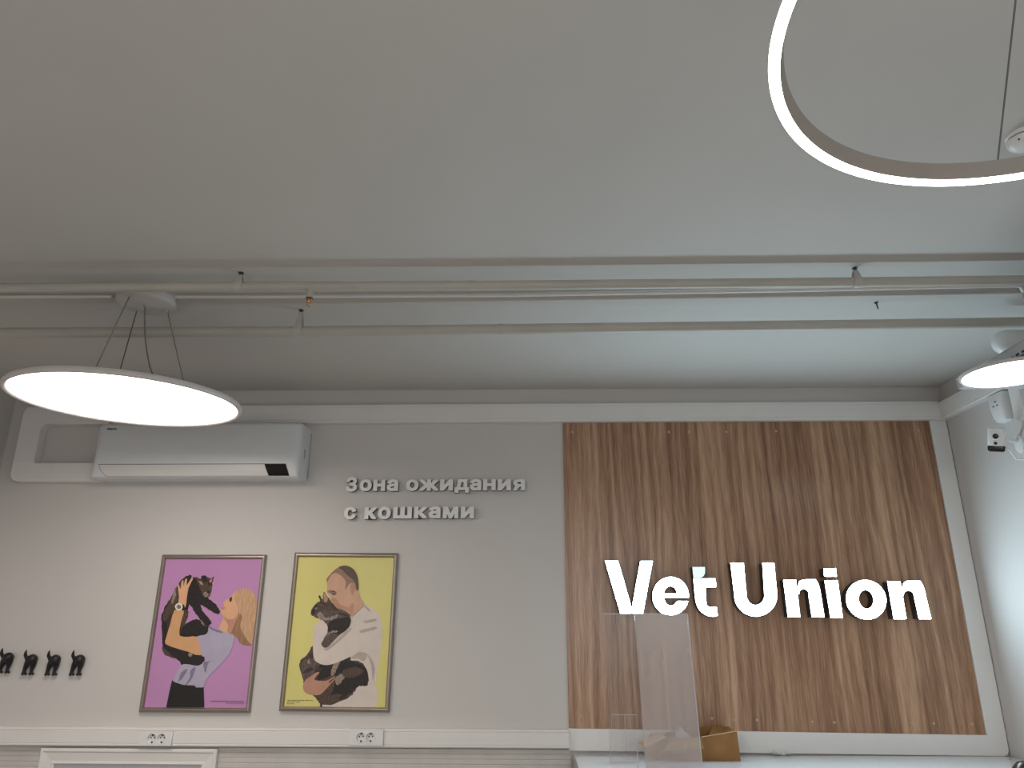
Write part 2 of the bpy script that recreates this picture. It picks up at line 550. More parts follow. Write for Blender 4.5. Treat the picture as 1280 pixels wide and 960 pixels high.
n1 = [(222, 300), (217, 252)] + bez((226, 215), (245, 200), (285, 200), 7) + bez((345, 200), (375, 235), (381, 300), 9) + [(410, 473), (320, 473), (300, 340)] + \
    bez((294, 290), (280, 268), (255, 270), 7) + bez((238, 272), (226, 285), (225, 310), 5)
sign_letter('letter_n', 'glowing white lowercase n just right of the capital U', [('stem', [B8([(112, 203), (203, 203), (233, 473), (146, 473)])], SIGN_E), ('arch', [B8(n1)], SIGN_E)])
sign_letter('letter_i', 'glowing white lowercase i of the sign, between n and o', [('stem', [B8([(412, 207), (506, 207), (543, 478), (455, 478)])], SIGN_E),
            ('dot', [B8([(404, 121), (493, 121), (499, 178), (410, 178)])], SIGN_E)])
sign_letter('letter_o', 'glowing white round letter o of the sign', [('ring', [B8(ell(714, 347, 146, 143, sk=0.06)), B8(ell(713, 345, 54, 69, sk=0.08)[::-1])], SIGN_E)])
n2 = [(982, 312), (977, 258)] + bez((988, 222), (1010, 208), (1045, 208), 7) + bez((1105, 210), (1135, 245), (1145, 310), 9) + [(1187, 487), (1098, 487), (1068, 350)] + \
    bez((1058, 300), (1043, 280), (1018, 281), 7) + bez((1000, 284), (986, 297), (985, 322), 5)
sign_letter('letter_n', 'glowing white lowercase n at the right end of the sign', [('stem', [B8([(868, 214), (961, 214), (1007, 487), (915, 487)])], SIGN_E), ('arch', [B8(n2)], SIGN_E)])

# ------------------------------------------------------------------ small grey block letters on the wall
def glyph_loops(ch):
    """outline loops of a glyph of the built-in font"""
    c = bpy.data.curves.new('g', 'FONT')
    c.body = ch
    o = bpy.data.objects.new('g', c)
    COL.objects.link(o)
    bpy.context.view_layer.update()
    cu = o.to_curve(bpy.context.evaluated_depsgraph_get())
    loops = []
    for s in cu.splines:
        bp = s.bezier_points
        lp = []
        for i in range(len(bp)):
            p0, p3 = bp[i], bp[(i + 1) % len(bp)]
            a, b_, c_, d = p0.co, p0.handle_right, p3.handle_left, p3.co
            straight = abs((b_ - a).cross(d - a).z) < 1e-6 and abs((c_ - a).cross(d - a).z) < 1e-6
            n = 1 if straight else 5
            for k in range(n):
                t = k / n
                q = a * (1 - t) ** 3 + b_ * 3 * t * (1 - t) ** 2 + c_ * 3 * t * t * (1 - t) + d * t ** 3
                v = Vector((q.x, q.y))
                if not lp or (v - lp[-1]).length > 1e-5:
                    lp.append(v)
        if (lp[0] - lp[-1]).length < 1e-5:
            lp.pop()
        loops.append(lp)
    o.to_curve_clear()
    bpy.data.objects.remove(o)
    return loops

def glyph_mesh(ch, fat, depth):
    """heavy block glyph: the outline fattened all round by `fat`, one clean solid"""
    from mathutils import geometry
    loops = glyph_loops(ch)
    convex = []
    for lp in loops:
        n = len(lp)
        for i in range(n):
            p, q, o_ = lp[i], lp[(i + 1) % n], lp[i - 1]
            d = (q - p).normalized()
            nn = Vector((-d.y, d.x)) * fat
            convex.append([p - nn, q - nn, q + nn, p + nn])
            e = (p - o_).normalized()
            ne = Vector((-e.y, e.x)) * fat
            sgn = e.x * d.y - e.y * d.x
            if abs(sgn) > 1e-4:
                if sgn > 0:
                    nn, ne = -nn, -ne
                m_ = (nn + ne) * 0.5
                k_ = min(fat * fat / m_.length_squared, 2.2) if m_.length_squared > 1e-9 else 1.0
                quad = [p, p + ne, p + m_ * k_, p + nn]
                a2 = sum(quad[j].x * quad[(j + 1) % 4].y - quad[(j + 1) % 4].x * quad[j].y for j in range(4))
                convex.append(quad if a2 > 0 else quad[::-1])
    vs_, es = [], []
    for poly in loops + convex:
        k0 = len(vs_)
        vs_ += poly
        es += [(k0 + i, k0 + (i + 1) % len(poly)) for i in range(len(poly))]
    V, _, F = geometry.delaunay_2d_cdt(vs_, es, [], 0, 1e-5)[:3]
    def wind(c):
        w = 0
        for lp in loops:
            for i in range(len(lp)):
                a, b_ = lp[i], lp[(i + 1) % len(lp)]
                if (a.y <= c.y) != (b_.y <= c.y):
                    x = a.x + (c.y - a.y) / (b_.y - a.y) * (b_.x - a.x)
                    if x > c.x:
                        w += 1 if b_.y > a.y else -1
        return w
    def inside(c, poly):
        for i in range(len(poly)):
            a, b_ = poly[i], poly[(i + 1) % len(poly)]
            if (b_.x - a.x) * (c.y - a.y) - (b_.y - a.y) * (c.x - a.x) < -1e-9:
                return False
        return True
    bm = bmesh.new()
    bv = [bm.verts.new((v.x, v.y, depth)) for v in V]
    for f in F:
        c = sum((V[i] for i in f), Vector((0, 0))) / len(f)
        if wind(c) != 0 or any(inside(c, p) for p in convex):
            try:
                bm.faces.new([bv[i] for i in f])
            except ValueError:
                pass
    bmesh.ops.delete(bm, geom=[v for v in bm.verts if not v.link_faces], context='VERTS')
    bm.normal_update()
    for f in bm.faces:
        if f.normal.z < 0:
            f.normal_flip()
    top = bm.faces[:]
    rim = [e for e in bm.edges if len(e.link_faces) == 1]
    r = bmesh.ops.extrude_edge_only(bm, edges=rim)
    for g in r['geom']:
        if isinstance(g, bmesh.types.BMVert):
            g.co.z = 0
    m2 = bpy.data.meshes.new('g')
    bmesh.ops.recalc_face_normals(bm, faces=bm.faces[:])
    bm.to_mesh(m2)
    bm.free()
    return m2

def block_letter(name, ch, label, x0, x1, y0, y1, group, fat=0.047, yb=-0.001, yf=-0.032):
    """fills the photo rectangle with the solid glyph"""
    me = glyph_mesh(ch, fat, 1.0)
    xs = [v.co.x for v in me.vertices]; ys = [v.co.y for v in me.vertices]
    a = at(x0, y1, 1, yf); b = at(x1, y0, 1, yf)
    W, H = b.x - a.x, b.z - a.z
    for v in me.vertices:
        v.co = Vector(((v.co.x - min(xs)) / (max(xs) - min(xs)) * W, -v.co.z * (yb - yf), (v.co.y - min(ys)) / (max(ys) - min(ys)) * H))
    me.update()
    o = link(name, me, None, mats=[GREYL, SIGNSIDE])
    for f in me.polygons:
        f.material_index = 0 if f.center.y < -0.95 * (yb - yf) else 1
    o.location = (a.x, yb, a.z)
    tag(o, label, 'letter', group)
    return o
def D1(x): return 425 + x / 10.667
def D2(x): return 545 + x / 10.667
R1, R2 = 'grey block letters, upper row', 'grey block letters, lower row'
def yy(v): return 590 + v / 10.667
rows = [
 ('letter_ze', 'З', 'grey block letter З opening the upper row of wall lettering', D1(72), D1(235), yy(66), yy(262), R1),
 ('letter_o', 'о', 'grey block letter о between З and н in the upper row', D1(255), D1(428), yy(98), yy(255), R1),
 ('letter_en', 'н', 'grey block letter н in the first word of the upper row', D1(440), D1(607), yy(102), yy(252), R1),
 ('letter_a', 'а', 'grey block letter а ending the first word of the upper row', D1(620), D1(780), yy(98), yy(255), R1),
 ('letter_o', 'о', 'grey block letter о starting the second word of the upper row', D1(876), D1(1050), yy(97), yy(252), R1),
 ('letter_zhe', 'ж', 'grey block letter ж in the upper row', D1(1055), D2(35), yy(100), yy(250), R1),
 ('letter_i', 'и', 'grey block letter и between ж and д in the upper row', D2(52), D2(228), yy(97), yy(247), R1),
 ('letter_de', 'д', 'grey block letter д with two feet in the upper row', D2(247), D2(443), yy(97), yy(277), R1),
 ('letter_a', 'а', 'grey block letter а right after д in the upper row', D2(450), D2(607), yy(93), yy(248), R1),
 ('letter_en', 'н', 'grey block letter н in the second word of the upper row', D2(626), D2(797), yy(96), yy(246), R1),
 ('letter_i', 'и', 'grey block letter и just left of the final я, upper row', D2(822), D2(998), yy(96), yy(246), R1),
 ('letter_ya', 'я', 'grey block letter я ending the upper row', D2(1025), D2(1186), yy(96), yy(246), R1),
 ('letter_es', 'с', 'grey block letter с standing alone at the start of the lower row', D1(45), D1(220), yy(464), yy(632), R2),
 ('letter_ka', 'к', 'grey block letter к starting the longer word of the lower row', D1(320), D1(492), yy(468), yy(628), R2),
 ('letter_o', 'о', 'grey block letter о in the lower row', D1(500), D1(682), yy(463), yy(630), R2),
 ('letter_sha', 'ш', 'grey block letter ш with three uprights in the lower row', D1(705), D1(962), yy(464), yy(620), R2),
 ('letter_ka', 'к', 'grey block letter к right after ш in the lower row', D1(985), D1(1162), yy(463), yy(618), R2),
 ('letter_a', 'а', 'grey block letter а in the lower row', D1(1180), D2(63), yy(458), yy(618), R2),
 ('letter_em', 'м', 'grey block letter м in the lower row', D2(90), D2(300), yy(462), yy(618), R2),
 ('letter_i', 'и', 'grey block letter и ending the lower row', D2(330), D2(508), yy(462), yy(616), R2)]
for r_ in rows:
    block_letter(*r_)

# ------------------------------------------------------------------ posters
def pmat(name, rgb, var=0.05, scale=20, rough=0.3, stretch=None):
    return mat(name, srgb(*rgb), rough, var=var, scale=scale, stretch=stretch)
P_LIL = pmat('print_lilac', (196, 142, 190), 0.03, 2)
P_YEL = pmat('print_yellow', (224, 214, 132), 0.04, 2)
P_FUR = pmat('print_black_fur', (38, 32, 32), 0.5, 1, stretch=(110, 1, 60))
P_FURB = pmat('print_brown_fur', (84, 66, 56), 0.5, 1, stretch=(110, 1, 60))
P_FURG = pmat('print_grey_fur', (92, 80, 76), 0.5, 1, stretch=(110, 1, 60))
P_FURL = pmat('print_pale_fur', (150, 132, 118), 0.5, 1, stretch=(110, 1, 60))
P_SKIN = pmat('print_skin', (226, 172, 134), 0.06, 14)
P_SKIN2 = pmat('print_skin_tanned', (214, 164, 118), 0.05, 14)
P_SKIN3 = pmat('print_skin_rosy', (192, 142, 120), 0.10, 16)
P_SKINM = pmat('print_skin_man', (208, 164, 138), 0.07, 14)
P_FADE = pmat('print_hair_fade', (150, 118, 98), 0.12, 60)
P_STRIPE = pmat('print_tabby_stripe', (60, 48, 44), 0.4, 1, stretch=(110, 1, 60))
P_HAIR = pmat('print_blonde_hair', (202, 162, 126), 0.22, 1, stretch=(150, 1, 14))
P_HAIRD = pmat('print_blonde_shade', (158, 118, 88), 0.22, 1, stretch=(150, 1, 14))
P_BUZZ = pmat('print_cropped_hair', (92, 72, 64), 0.18, 60)
P_SHIRT = pmat('print_lavender_shirt', (178, 170, 190), 0.05, 14)
P_FOLD = pmat('print_shirt_fold', (132, 122, 146), 0.06, 14)
P_SWEAT = pmat('print_cream_jumper', (220, 206, 196), 0.04, 14)
P_SWEATD = pmat('print_jumper_fold', (186, 172, 160), 0.05, 14)
P_PANTS = pmat('print_black_trousers', (28, 26, 26), 0.15, 30)
P_WHITE = pmat('print_white', (225, 222, 215), 0.03, 10)
P_DARK = pmat('print_dark_line', (60, 45, 40), 0.05, 10)
P_INK = pmat('print_purple_ink', (110, 60, 96), 0.05, 10)

def poster(name, label, corners, tilt, crop, layers, bg):
    """corners: outer frame (x0, x1, z0, z1); layers: (material, pixel polygon, smoothing)"""
    x0, x1, z0, z1 = corners
    cx, cz = (x0 + x1) / 2, (z0 + z1) / 2
    w, h = (x1 - x0) / 2, (z1 - z0) / 2
    t = thing(name, label, 'poster', 'snap-frame posters', (cx, 0, z0))
    t.rotation_euler = (0, -tilt, 0)
    S = Matrix.Rotation(tilt, 4, 'Y') @ Matrix.Translation((-cx, 0, -z0))
    fw, fd = 0.026, 0.026
    # four mitred profiles of the aluminium frame
    def side(p, q, inw):
        """p->q outer edge, inw inward unit (x,z)"""
        d = Vector((q[0] - p[0], q[1] - p[1])).normalized()
        prof = [(0, 0), (0, 0.016), (0.004, 0.023), (0.012, fd), (0.020, 0.024), (fw, 0.014), (fw, 0)]
        A = [(p[0] + inw[0] * a + d[0] * a, -b, p[1] + inw[1] * a + d[1] * a) for a, b in prof]
        Bq = [(q[0] + inw[0] * a - d[0] * a, -b, q[1] + inw[1] * a - d[1] * a) for a, b in prof]
        return sweep(A, Bq)
    c = [(-w, 0), (w, 0), (w, 2 * h), (-w, 2 * h)]
    for p, q, inw in ((c[0], c[1], (0, 1)), (c[1], c[2], (-1, 0)), (c[2], c[3], (0, -1)), (c[3], c[0], (1, 0))):
        obj('frame_rail', side(p, q, inw), ALU, t, True)
    # the printed sheet: paper plus the printed shapes, one mesh
    bm = bmesh.new()
    g = fw - 0.004
    box(bm, (-w + g, -0.009, g), (w - g, -0.004, 2 * h - g))
    mats = [bg]
    y = -0.0094
    ox, oy, sc = crop
    for mt, poly, sm in layers:
        pts = smooth_loop(poly, sm) if sm else poly
        if mt in (P_FUR, P_FURB, P_FURG, P_FURL) and sm:      # furry outline
            pts = [(p[0] + rnd.uniform(-2.6, 2.6), p[1] + rnd.uniform(-2.6, 2.6)) for p in smooth_loop(poly, sm + 2)]
        L2 = []
        for p in pts:
            qv = S @ at(ox + p[0] / sc, oy + p[1] / sc, 1, y)
            L2.append((min(max(qv.x, -w + g), w - g), min(max(qv.z, g), 2 * h - g)))
        fm = curve_mesh([L2], 0.0)
        fm.transform(Matrix.Translation((0, y, 0)) @ WALLM)
        if mt not in mats:
            mats.append(mt)
        k0 = len(bm.faces)
        bm.from_mesh(fm)
        bpy.data.meshes.remove(fm)
        bm.faces.ensure_lookup_table()
        for f in bm.faces[k0:]:
            f.material_index = mats.index(mt)
        y -= 0.00012
    me = bpy.data.meshes.new('print')
    bm.to_mesh(me)
    bm.free()
    pr = link('print', me, None, t, mats=mats)
    return t

lay1 = [
 (P_FUR, [(345, 172), (300, 188), (262, 235), (238, 285), (200, 345), (182, 400), (184, 470), (188, 540), (192, 590), (240, 612), (282, 640), (300, 662), (380, 664), (412, 640), (408, 600), (330, 580), (290, 540), (285, 480), (300, 400), (330, 350), (345, 260)], 4),
 (P_FURB, [(300, 195), (262, 240), (240, 290), (205, 350), (190, 400), (200, 420), (240, 380), (262, 330), (280, 290)], 4),
 (P_FURB, [(300, 360), (330, 370), (318, 420), (300, 470), (285, 480), (290, 420)], 4),
 (P_FUR, [(285, 500), (300, 450), (345, 418), (385, 412), (415, 440), (442, 450), (440, 480), (400, 500), (330, 508)], 4),
 (P_FURL, [(250, 262), (262, 250), (256, 300), (238, 330)], 3), (P_STRIPE, [(210, 420), (232, 380), (240, 420), (222, 480)], 3),
 (P_FURL, [(330, 596), (352, 590), (348, 612), (334, 614)], 3),
 (P_FURB, [(192, 560), (230, 600), (262, 622), (235, 618), (196, 598)], 4),
 (P_FUR, [(318, 205), (350, 180), (395, 195), (420, 230), (432, 288), (470, 320), (499, 360), (496, 382), (470, 376), (420, 345), (398, 333), (412, 372), (452, 420), (448, 440), (420, 445), (390, 408), (350, 350), (322, 300)], 4),
 (P_FURL, [(398, 412), (412, 432), (420, 445), (404, 436)], 3),
 (P_FURB, [(368, 182), (400, 190), (428, 178), (452, 195), (458, 240), (444, 284), (416, 290), (398, 262), (385, 225)], 4),
 (P_FUR, [(400, 178), (425, 172), (432, 205), (408, 205)], 3),
 (P_FUR, [(432, 200), (470, 176), (456, 222), (440, 226)], 0),
 (P_SKIN3, [(440, 202), (462, 184), (452, 214)], 0),
 (P_SKIN3, [(384, 200), (404, 206), (410, 226), (394, 218)], 0),
 (P_FURL, [(412, 266), (432, 262), (438, 280), (420, 290)], 4),
 (P_FUR, [(430, 258), (442, 256), (444, 268), (434, 270)], 3),
 (P_HAIRD, [(575, 300), (640, 250), (690, 275), (705, 330), (700, 440), (680, 500), (674, 548), (640, 552), (610, 540), (590, 505), (545, 482), (575, 430), (590, 370)], 4),
 (P_SKIN, [(597, 250), (562, 286), (538, 303), (518, 320), (524, 334), (504, 354), (508, 378), (520, 394), (512, 420), (498, 450), (492, 472), (530, 492), (560, 480), (582, 430), (600, 380), (610, 300)], 3),
 (P_SKIN3, [(520, 398), (545, 410), (580, 405), (590, 380), (585, 430), (560, 478), (540, 480), (545, 440)], 3),
 (P_HAIR, [(592, 252), (620, 243), (660, 245), (692, 278), (704, 320), (702, 420), (684, 490), (674, 545), (645, 520), (612, 500), (588, 470), (600, 430), (606, 380), (592, 330), (580, 290)], 4),
 (P_HAIRD, [(610, 380), (622, 400), (612, 450), (640, 510), (668, 548), (636, 550), (610, 520), (590, 470), (602, 430)], 3),
 (P_DARK, [(553, 298), (566, 288), (566, 308), (556, 316)], 3),
 (P_SKIN3, [(512, 346), (528, 346), (526, 354), (510, 356)], 3),
 (P_SHIRT, [(442, 446), (470, 462), (500, 466), (545, 486), (575, 495), (578, 520), (562, 580), (520, 640), (470, 690), (428, 738), (412, 780), (370, 782), (362, 770), (300, 768), (252, 752), (254, 730), (290, 662), (330, 656), (380, 664), (412, 645), (425, 618), (396, 602), (378, 510), (430, 490)], 3),
 (P_FOLD, [(412, 645), (440, 640), (480, 632), (440, 646), (424, 700), (416, 690)], 3),
 (P_FOLD, [(340, 690), (368, 672), (350, 730), (322, 766), (314, 766), (338, 726)], 3),
 (P_FOLD, [(290, 700), (326, 680), (300, 728), (274, 752), (280, 730)], 3),
 (P_FOLD, [(442, 446), (470, 462), (500, 470), (520, 486), (480, 478), (448, 462)], 3),
 (P_PANTS, [(240, 742), (252, 752), (300, 768), (362, 772), (372, 782), (412, 782), (416, 890), (208, 890), (222, 820)], 0),
 (P_SKIN2, [(378, 510), (396, 606), (330, 588), (262, 568), (205, 545), (208, 510), (232, 430), (254, 360), (304, 360), (296, 400), (284, 450), (282, 500), (330, 506)], 2),
 (P_SKIN, [(274, 345), (278, 290), (272, 228), (278, 222), (286, 246), (292, 206), (302, 198), (303, 232), (311, 194), (322, 190), (320, 225), (346, 184), (354, 190), (330, 240), (320, 300), (312, 345)], 2),
 (P_PANTS, [(296, 330), (308, 336), (306, 358), (296, 362)], 3),
 (P_WHITE, ell(277, 342, 21, 20, n=20), 0),
 (P_FURL, ell(277, 342, 13, 12, n=16), 0),
 (P_DARK, [(275, 332), (279, 332), (279, 342), (288, 346), (286, 349), (275, 344)], 0),
]
rnd = random.Random(3)
def print_lines(mt, rows_):
    out = []
    for (xa, xb, y_, h) in rows_:
        x = xa
        while x < xb:
            w_ = rnd.uniform(8, 26)
            out.append((mt, [(x, y_), (min(x + w_, xb), y_), (min(x + w_, xb), y_ + h), (x, y_ + h)], 0))
            x += w_ + 3
    return out
lay1 += print_lines(P_INK, [(447, 630, 855, 3.4), (534, 630, 866.5, 3.0)])
lay2 = [
 (P_FUR, [(230, 600), (300, 560), (420, 600), (480, 650), (440, 760), (300, 780), (220, 720)], 0),
 (P_SWEAT, [(300, 430), (420, 380), (480, 380), (480, 600), (320, 620), (260, 560)], 0),
 (P_SWEAT, [(430, 400), (470, 350), (500, 325), (548, 352), (588, 392), (602, 470), (594, 580), (574, 680), (566, 760), (556, 890), (272, 890), (290, 862), (360, 800), (420, 700), (430, 560)], 3),
 (P_SWEATD, [(470, 590), (520, 600), (500, 640), (470, 625), (430, 625)], 3),
 (P_FURB, [(222, 555), (190, 605), (160, 628), (148, 662), (168, 735), (180, 780), (232, 830), (262, 868), (300, 878), (350, 868), (430, 828), (470, 778), (520, 770), (526, 712), (495, 652), (440, 634), (380, 640), (300, 655), (240, 640)], 4),
 (P_FUR, [(260, 660), (330, 645), (380, 640), (440, 640), (500, 668), (522, 712), (514, 768), (470, 775), (420, 820), (340, 862), (290, 868), (330, 800), (350, 730), (330, 715), (270, 740), (240, 735), (262, 700)], 4),
 (P_FURL, [(345, 735), (378, 705), (400, 715), (372, 760), (352, 765)], 4),
 (P_FURL, [(345, 640), (372, 640), (350, 690), (330, 720), (322, 700)], 3),
 (P_FURG, [(170, 640), (215, 625), (240, 660), (215, 720), (185, 740), (160, 690)], 4),
 (P_FURL, [(192, 638), (203, 628), (208, 646), (198, 654)], 3),
 (P_STRIPE, [(176, 690), (214, 672), (222, 684), (186, 706)], 3), (P_STRIPE, [(206, 600), (232, 596), (238, 612), (210, 620)], 3), (P_STRIPE, [(236, 690), (262, 670), (270, 690), (244, 706)], 3),
 (P_FURB, [(270, 840), (330, 820), (380, 826), (340, 862), (296, 872)], 3), (P_FURB, [(380, 700), (440, 670), (500, 690), (470, 720), (410, 730)], 3),
 (P_SKIN3, [(168, 775), (182, 742), (210, 722), (238, 702), (258, 700), (240, 722), (234, 742), (290, 746), (318, 735), (338, 722), (342, 738), (318, 765), (286, 800), (258, 822), (210, 822), (178, 806)], 3),
 (P_DARK, [(308, 752), (338, 730), (341, 734), (312, 758)], 0),
 (P_SWEAT, [(250, 425), (275, 412), (300, 430), (308, 465), (272, 515), (280, 560), (290, 570), (335, 535), (425, 455), (470, 400), (540, 420), (545, 520), (470, 590), (370, 640), (300, 660), (248, 646), (226, 612), (224, 500), (232, 450)], 4),
 (P_SWEATD, [(282, 562), (292, 570), (340, 535), (420, 462), (430, 470), (350, 545), (296, 582)], 3),
 (P_FURG, [(213, 368), (234, 328), (262, 308), (254, 284), (262, 282), (276, 300), (280, 262), (292, 268), (312, 296), (350, 340), (412, 372), (428, 402), (420, 452), (372, 490), (335, 530), (292, 565), (270, 545), (298, 492), (304, 455), (286, 425), (262, 410), (240, 402), (216, 388)], 3),
 (P_FURB, [(216, 366), (238, 330), (266, 312), (318, 318), (352, 348), (320, 366), (270, 356), (250, 376), (226, 384)], 3),
 (P_FUR, [(213, 366), (228, 356), (236, 368), (226, 386), (215, 380)], 3), (P_FUR, [(232, 340), (248, 334), (246, 346), (234, 350)], 3),
 (P_FURL, [(236, 348), (246, 346), (244, 354), (238, 355)], 2),
 (P_STRIPE, [(262, 318), (290, 322), (310, 340), (284, 332)], 3), (P_STRIPE, [(320, 330), (350, 352), (372, 372), (340, 356)], 3), (P_STRIPE, [(360, 372), (410, 384), (418, 396), (380, 388)], 3),
 (P_FUR, [(320, 420), (420, 400), (420, 450), (370, 490), (320, 480), (302, 470)], 3),
 (P_FURL, [(246, 385), (262, 372), (300, 400), (360, 385), (340, 408), (300, 416), (262, 410)], 3),
 (P_FURL, [(300, 492), (330, 472), (358, 474), (350, 482), (325, 484), (304, 500)], 3),
 (P_FURG, [(272, 540), (300, 495), (336, 512), (330, 534), (292, 566)], 3),
 (P_FUR, [(252, 284), (260, 282), (272, 306), (264, 310)], 0),
 (P_SKIN3, [(280, 266), (294, 274), (306, 300), (298, 318), (284, 316)], 0),
 (P_WHITE, [(288, 262), (296, 262), (312, 290), (306, 292)], 0),
 (P_SKINM, [(298, 200), (318, 165), (352, 140), (400, 128), (440, 150), (462, 200), (470, 260), (485, 300), (502, 328), (462, 372), (432, 396), (424, 382), (412, 362), (378, 356), (346, 340), (330, 310), (318, 286), (300, 262), (302, 230)], 3),
 (P_SKIN3, [(322, 296), (350, 300), (372, 330), (420, 345), (440, 320), (446, 350), (432, 394), (420, 372), (380, 358), (346, 342)], 3),
 (P_FADE, [(297, 192), (320, 162), (354, 132), (398, 117), (440, 134), (466, 178), (471, 246), (458, 250), (440, 212), (418, 222), (398, 250), (402, 205), (376, 172), (346, 158), (320, 172), (304, 204)], 3),
 (P_BUZZ, [(362, 128), (398, 117), (440, 134), (466, 178), (471, 246), (462, 248), (450, 206), (430, 184), (408, 168), (388, 146)], 3),
 (P_SKIN3, [(428, 226), (442, 210), (456, 222), (452, 252), (438, 278), (430, 260)], 3),
 (P_SKIN3, [(436, 232), (446, 222), (450, 240), (440, 262)], 3),
 (P_FADE, [(300, 262), (318, 252), (348, 262), (350, 276), (332, 278), (318, 268)], 3),
 (P_BUZZ, [(318, 256), (336, 254), (352, 264), (336, 262)], 3),
 (P_DARK, [(326, 270), (346, 272), (342, 277), (328, 275)], 3),
 (P_SWEATD, [(500, 420), (560, 408), (566, 414), (510, 430)], 3), (P_SWEATD, [(480, 470), (560, 452), (564, 458), (490, 482)], 3),
 (P_SWEATD, [(520, 600), (556, 660), (548, 740), (540, 660)], 3), (P_SWEATD, [(492, 330), (520, 344), (536, 372), (512, 352)], 3),
 (P_DARK, [(262, 868), (274, 868), (272, 890), (262, 890)], 0),
]
lay2 += print_lines(P_DARK, [(84, 222, 851, 2.4), (80, 156, 860, 2.2), (80, 122, 870, 2.4)])
poster('framed_poster', 'framed lilac poster of a blonde woman lifting a dark cat', (-2.284, -1.633, 1.124, 2.020), 0.0, (160, 680, 4.361), lay1, P_LIL)
poster('framed_poster', 'framed yellow poster of a man in a cream jumper hugging a grey cat', (-1.464, -0.822, 1.132, 2.031), -0.007, (340, 680, 4.361), lay2, P_YEL)

# ------------------------------------------------------------------ air conditioner
ac = thing('air_conditioner', 'white split air conditioner unit high on the wall under the top trunking', 'air conditioner', loc=(-2.08, 0, 2.474))
def ac_prof():
    # (y out of wall, z) outline of the case
    return [(0, 0.0), (-0.11, -0.003), (-0.180, -0.003), (-0.192, 0.002), (-0.199, 0.03), (-0.204, 0.085), (-0.205, 0.20), (-0.203, 0.318), (-0.196, 0.335), (-0.175, 0.346), (-0.05, 0.349), (0, 0.349)]
XA, XB = -0.645, 0.652
bm = bmesh.new()
rings = []
for x, s in ((XA, 0.80), (XA + 0.006, 0.90), (XA + 0.022, 0.97), (XA + 0.05, 1.0), (XB - 0.05, 1.0), (XB - 0.022, 0.97), (XB - 0.006, 0.90), (XB, 0.80)):
    zc = 0.176
    rings.append([bm.verts.new((x, y * (s + (1 - s) * 0.75 * max(0.0, 1 - z_ / 0.10)), zc + (z_ - zc) * ((0.94 + 0.06 * (s - 0.8) / 0.2) if z_ > zc else 1.0))) for y, z_ in ac_prof()])
for a, b in zip(rings, rings[1:]):
    for k in range(len(a)):
        bm.faces.new((a[k], a[(k + 1) % len(a)], b[(k + 1) % len(a)], b[k]))
bm.faces.new(rings[0]); bm.faces.new(rings[-1][::-1])
obj('case', bm, ACW, ac, True)
# outlet flap with a dark seam round it
bm = bmesh.new()
def ac_pt(x, z_, out):
    P_ = ac_prof()
    for (y0, z0), (y1, z1) in zip(P_[1:], P_[2:]):
        if z0 <= z_ <= z1:
            return (x, y0 + (y1 - y0) * (z_ - z0) / (z1 - z0) - out, z_)
    return (x, -0.2 - out, z_)
def ac_patch(bm, xs0, xs1, zs, out):
    """curved patch following the case; xs0/xs1 = left/right x for each z"""
    cols = []
    for z_, a, b in zip(zs, xs0, xs1):
        cols.append([bm.verts.new(ac_pt(a, z_, out)), bm.verts.new(ac_pt(b, z_, out)), bm.verts.new(ac_pt(a, z_, -0.006)), bm.verts.new(ac_pt(b, z_, -0.006))])
    for p, q in zip(cols, cols[1:]):
        bm.faces.new((p[0], p[1], q[1], q[0]))
        bm.faces.new((p[2], q[2], q[3], p[3]))
        bm.faces.new((p[0], q[0], q[2], p[2]))
        bm.faces.new((p[1], p[3], q[3], q[1]))
    for p in (cols[0], cols[-1]):
        bm.faces.new((p[0], p[2], p[3], p[1]))
zs = [0.004, 0.018, 0.034, 0.052, 0.074]
ls = [-0.535, -0.555, -0.57, -0.582, -0.592]
def grow(l, d): return [v + d for v in l]
ac_patch(bm, grow(ls, -0.004), [0.600, 0.596, 0.592, 0.584, 0.576], [0.003, 0.018, 0.034, 0.052, 0.078], 0.0006)
obj('flap_seam', bm, DARKST, ac)
bm = bmesh.new()
ac_patch(bm, ls, [0.472, 0.465, 0.458, 0.45, 0.442], zs, 0.0022)
obj('outlet_flap', bm, ACF, ac)
bm = bmesh.new()
ac_patch(bm, [0.476, 0.469, 0.462, 0.454, 0.446], [0.598, 0.592, 0.586, 0.580, 0.572], zs, 0.003)
o = obj('display', bm, DISPLAY, ac)
o['label'] = 'small black display window'
# maker's lettering, tiny
cu = bpy.data.curves.new('w', 'FONT'); cu.body = 'SAMSUNG'; cu.size = 0.0135; cu.extrude = 0.0004; cu.offset = 0.0004
o = bpy.data.objects.new('w', cu); COL.objects.link(o)
bpy.context.view_layer.update()
me = bpy.data.meshes.new_from_object(o.evaluated_get(bpy.context.evaluated_depsgraph_get()))
bpy.data.objects.remove(o)
me.transform(Matrix.Translation((-0.582, -0.2053, 0.298)) @ WALLM)
link('lettering', me, DARKST, ac)
# side details on the right end
obj('sticker', B((XB - 0.001, -0.115, 0.13), (XB + 0.001, -0.085, 0.19)), GREYP, ac)
obj('back_plate', B((XA + 0.04, -0.004, 0.02), (XB + 0.007, 0.0, 0.32)), GREYP, ac)

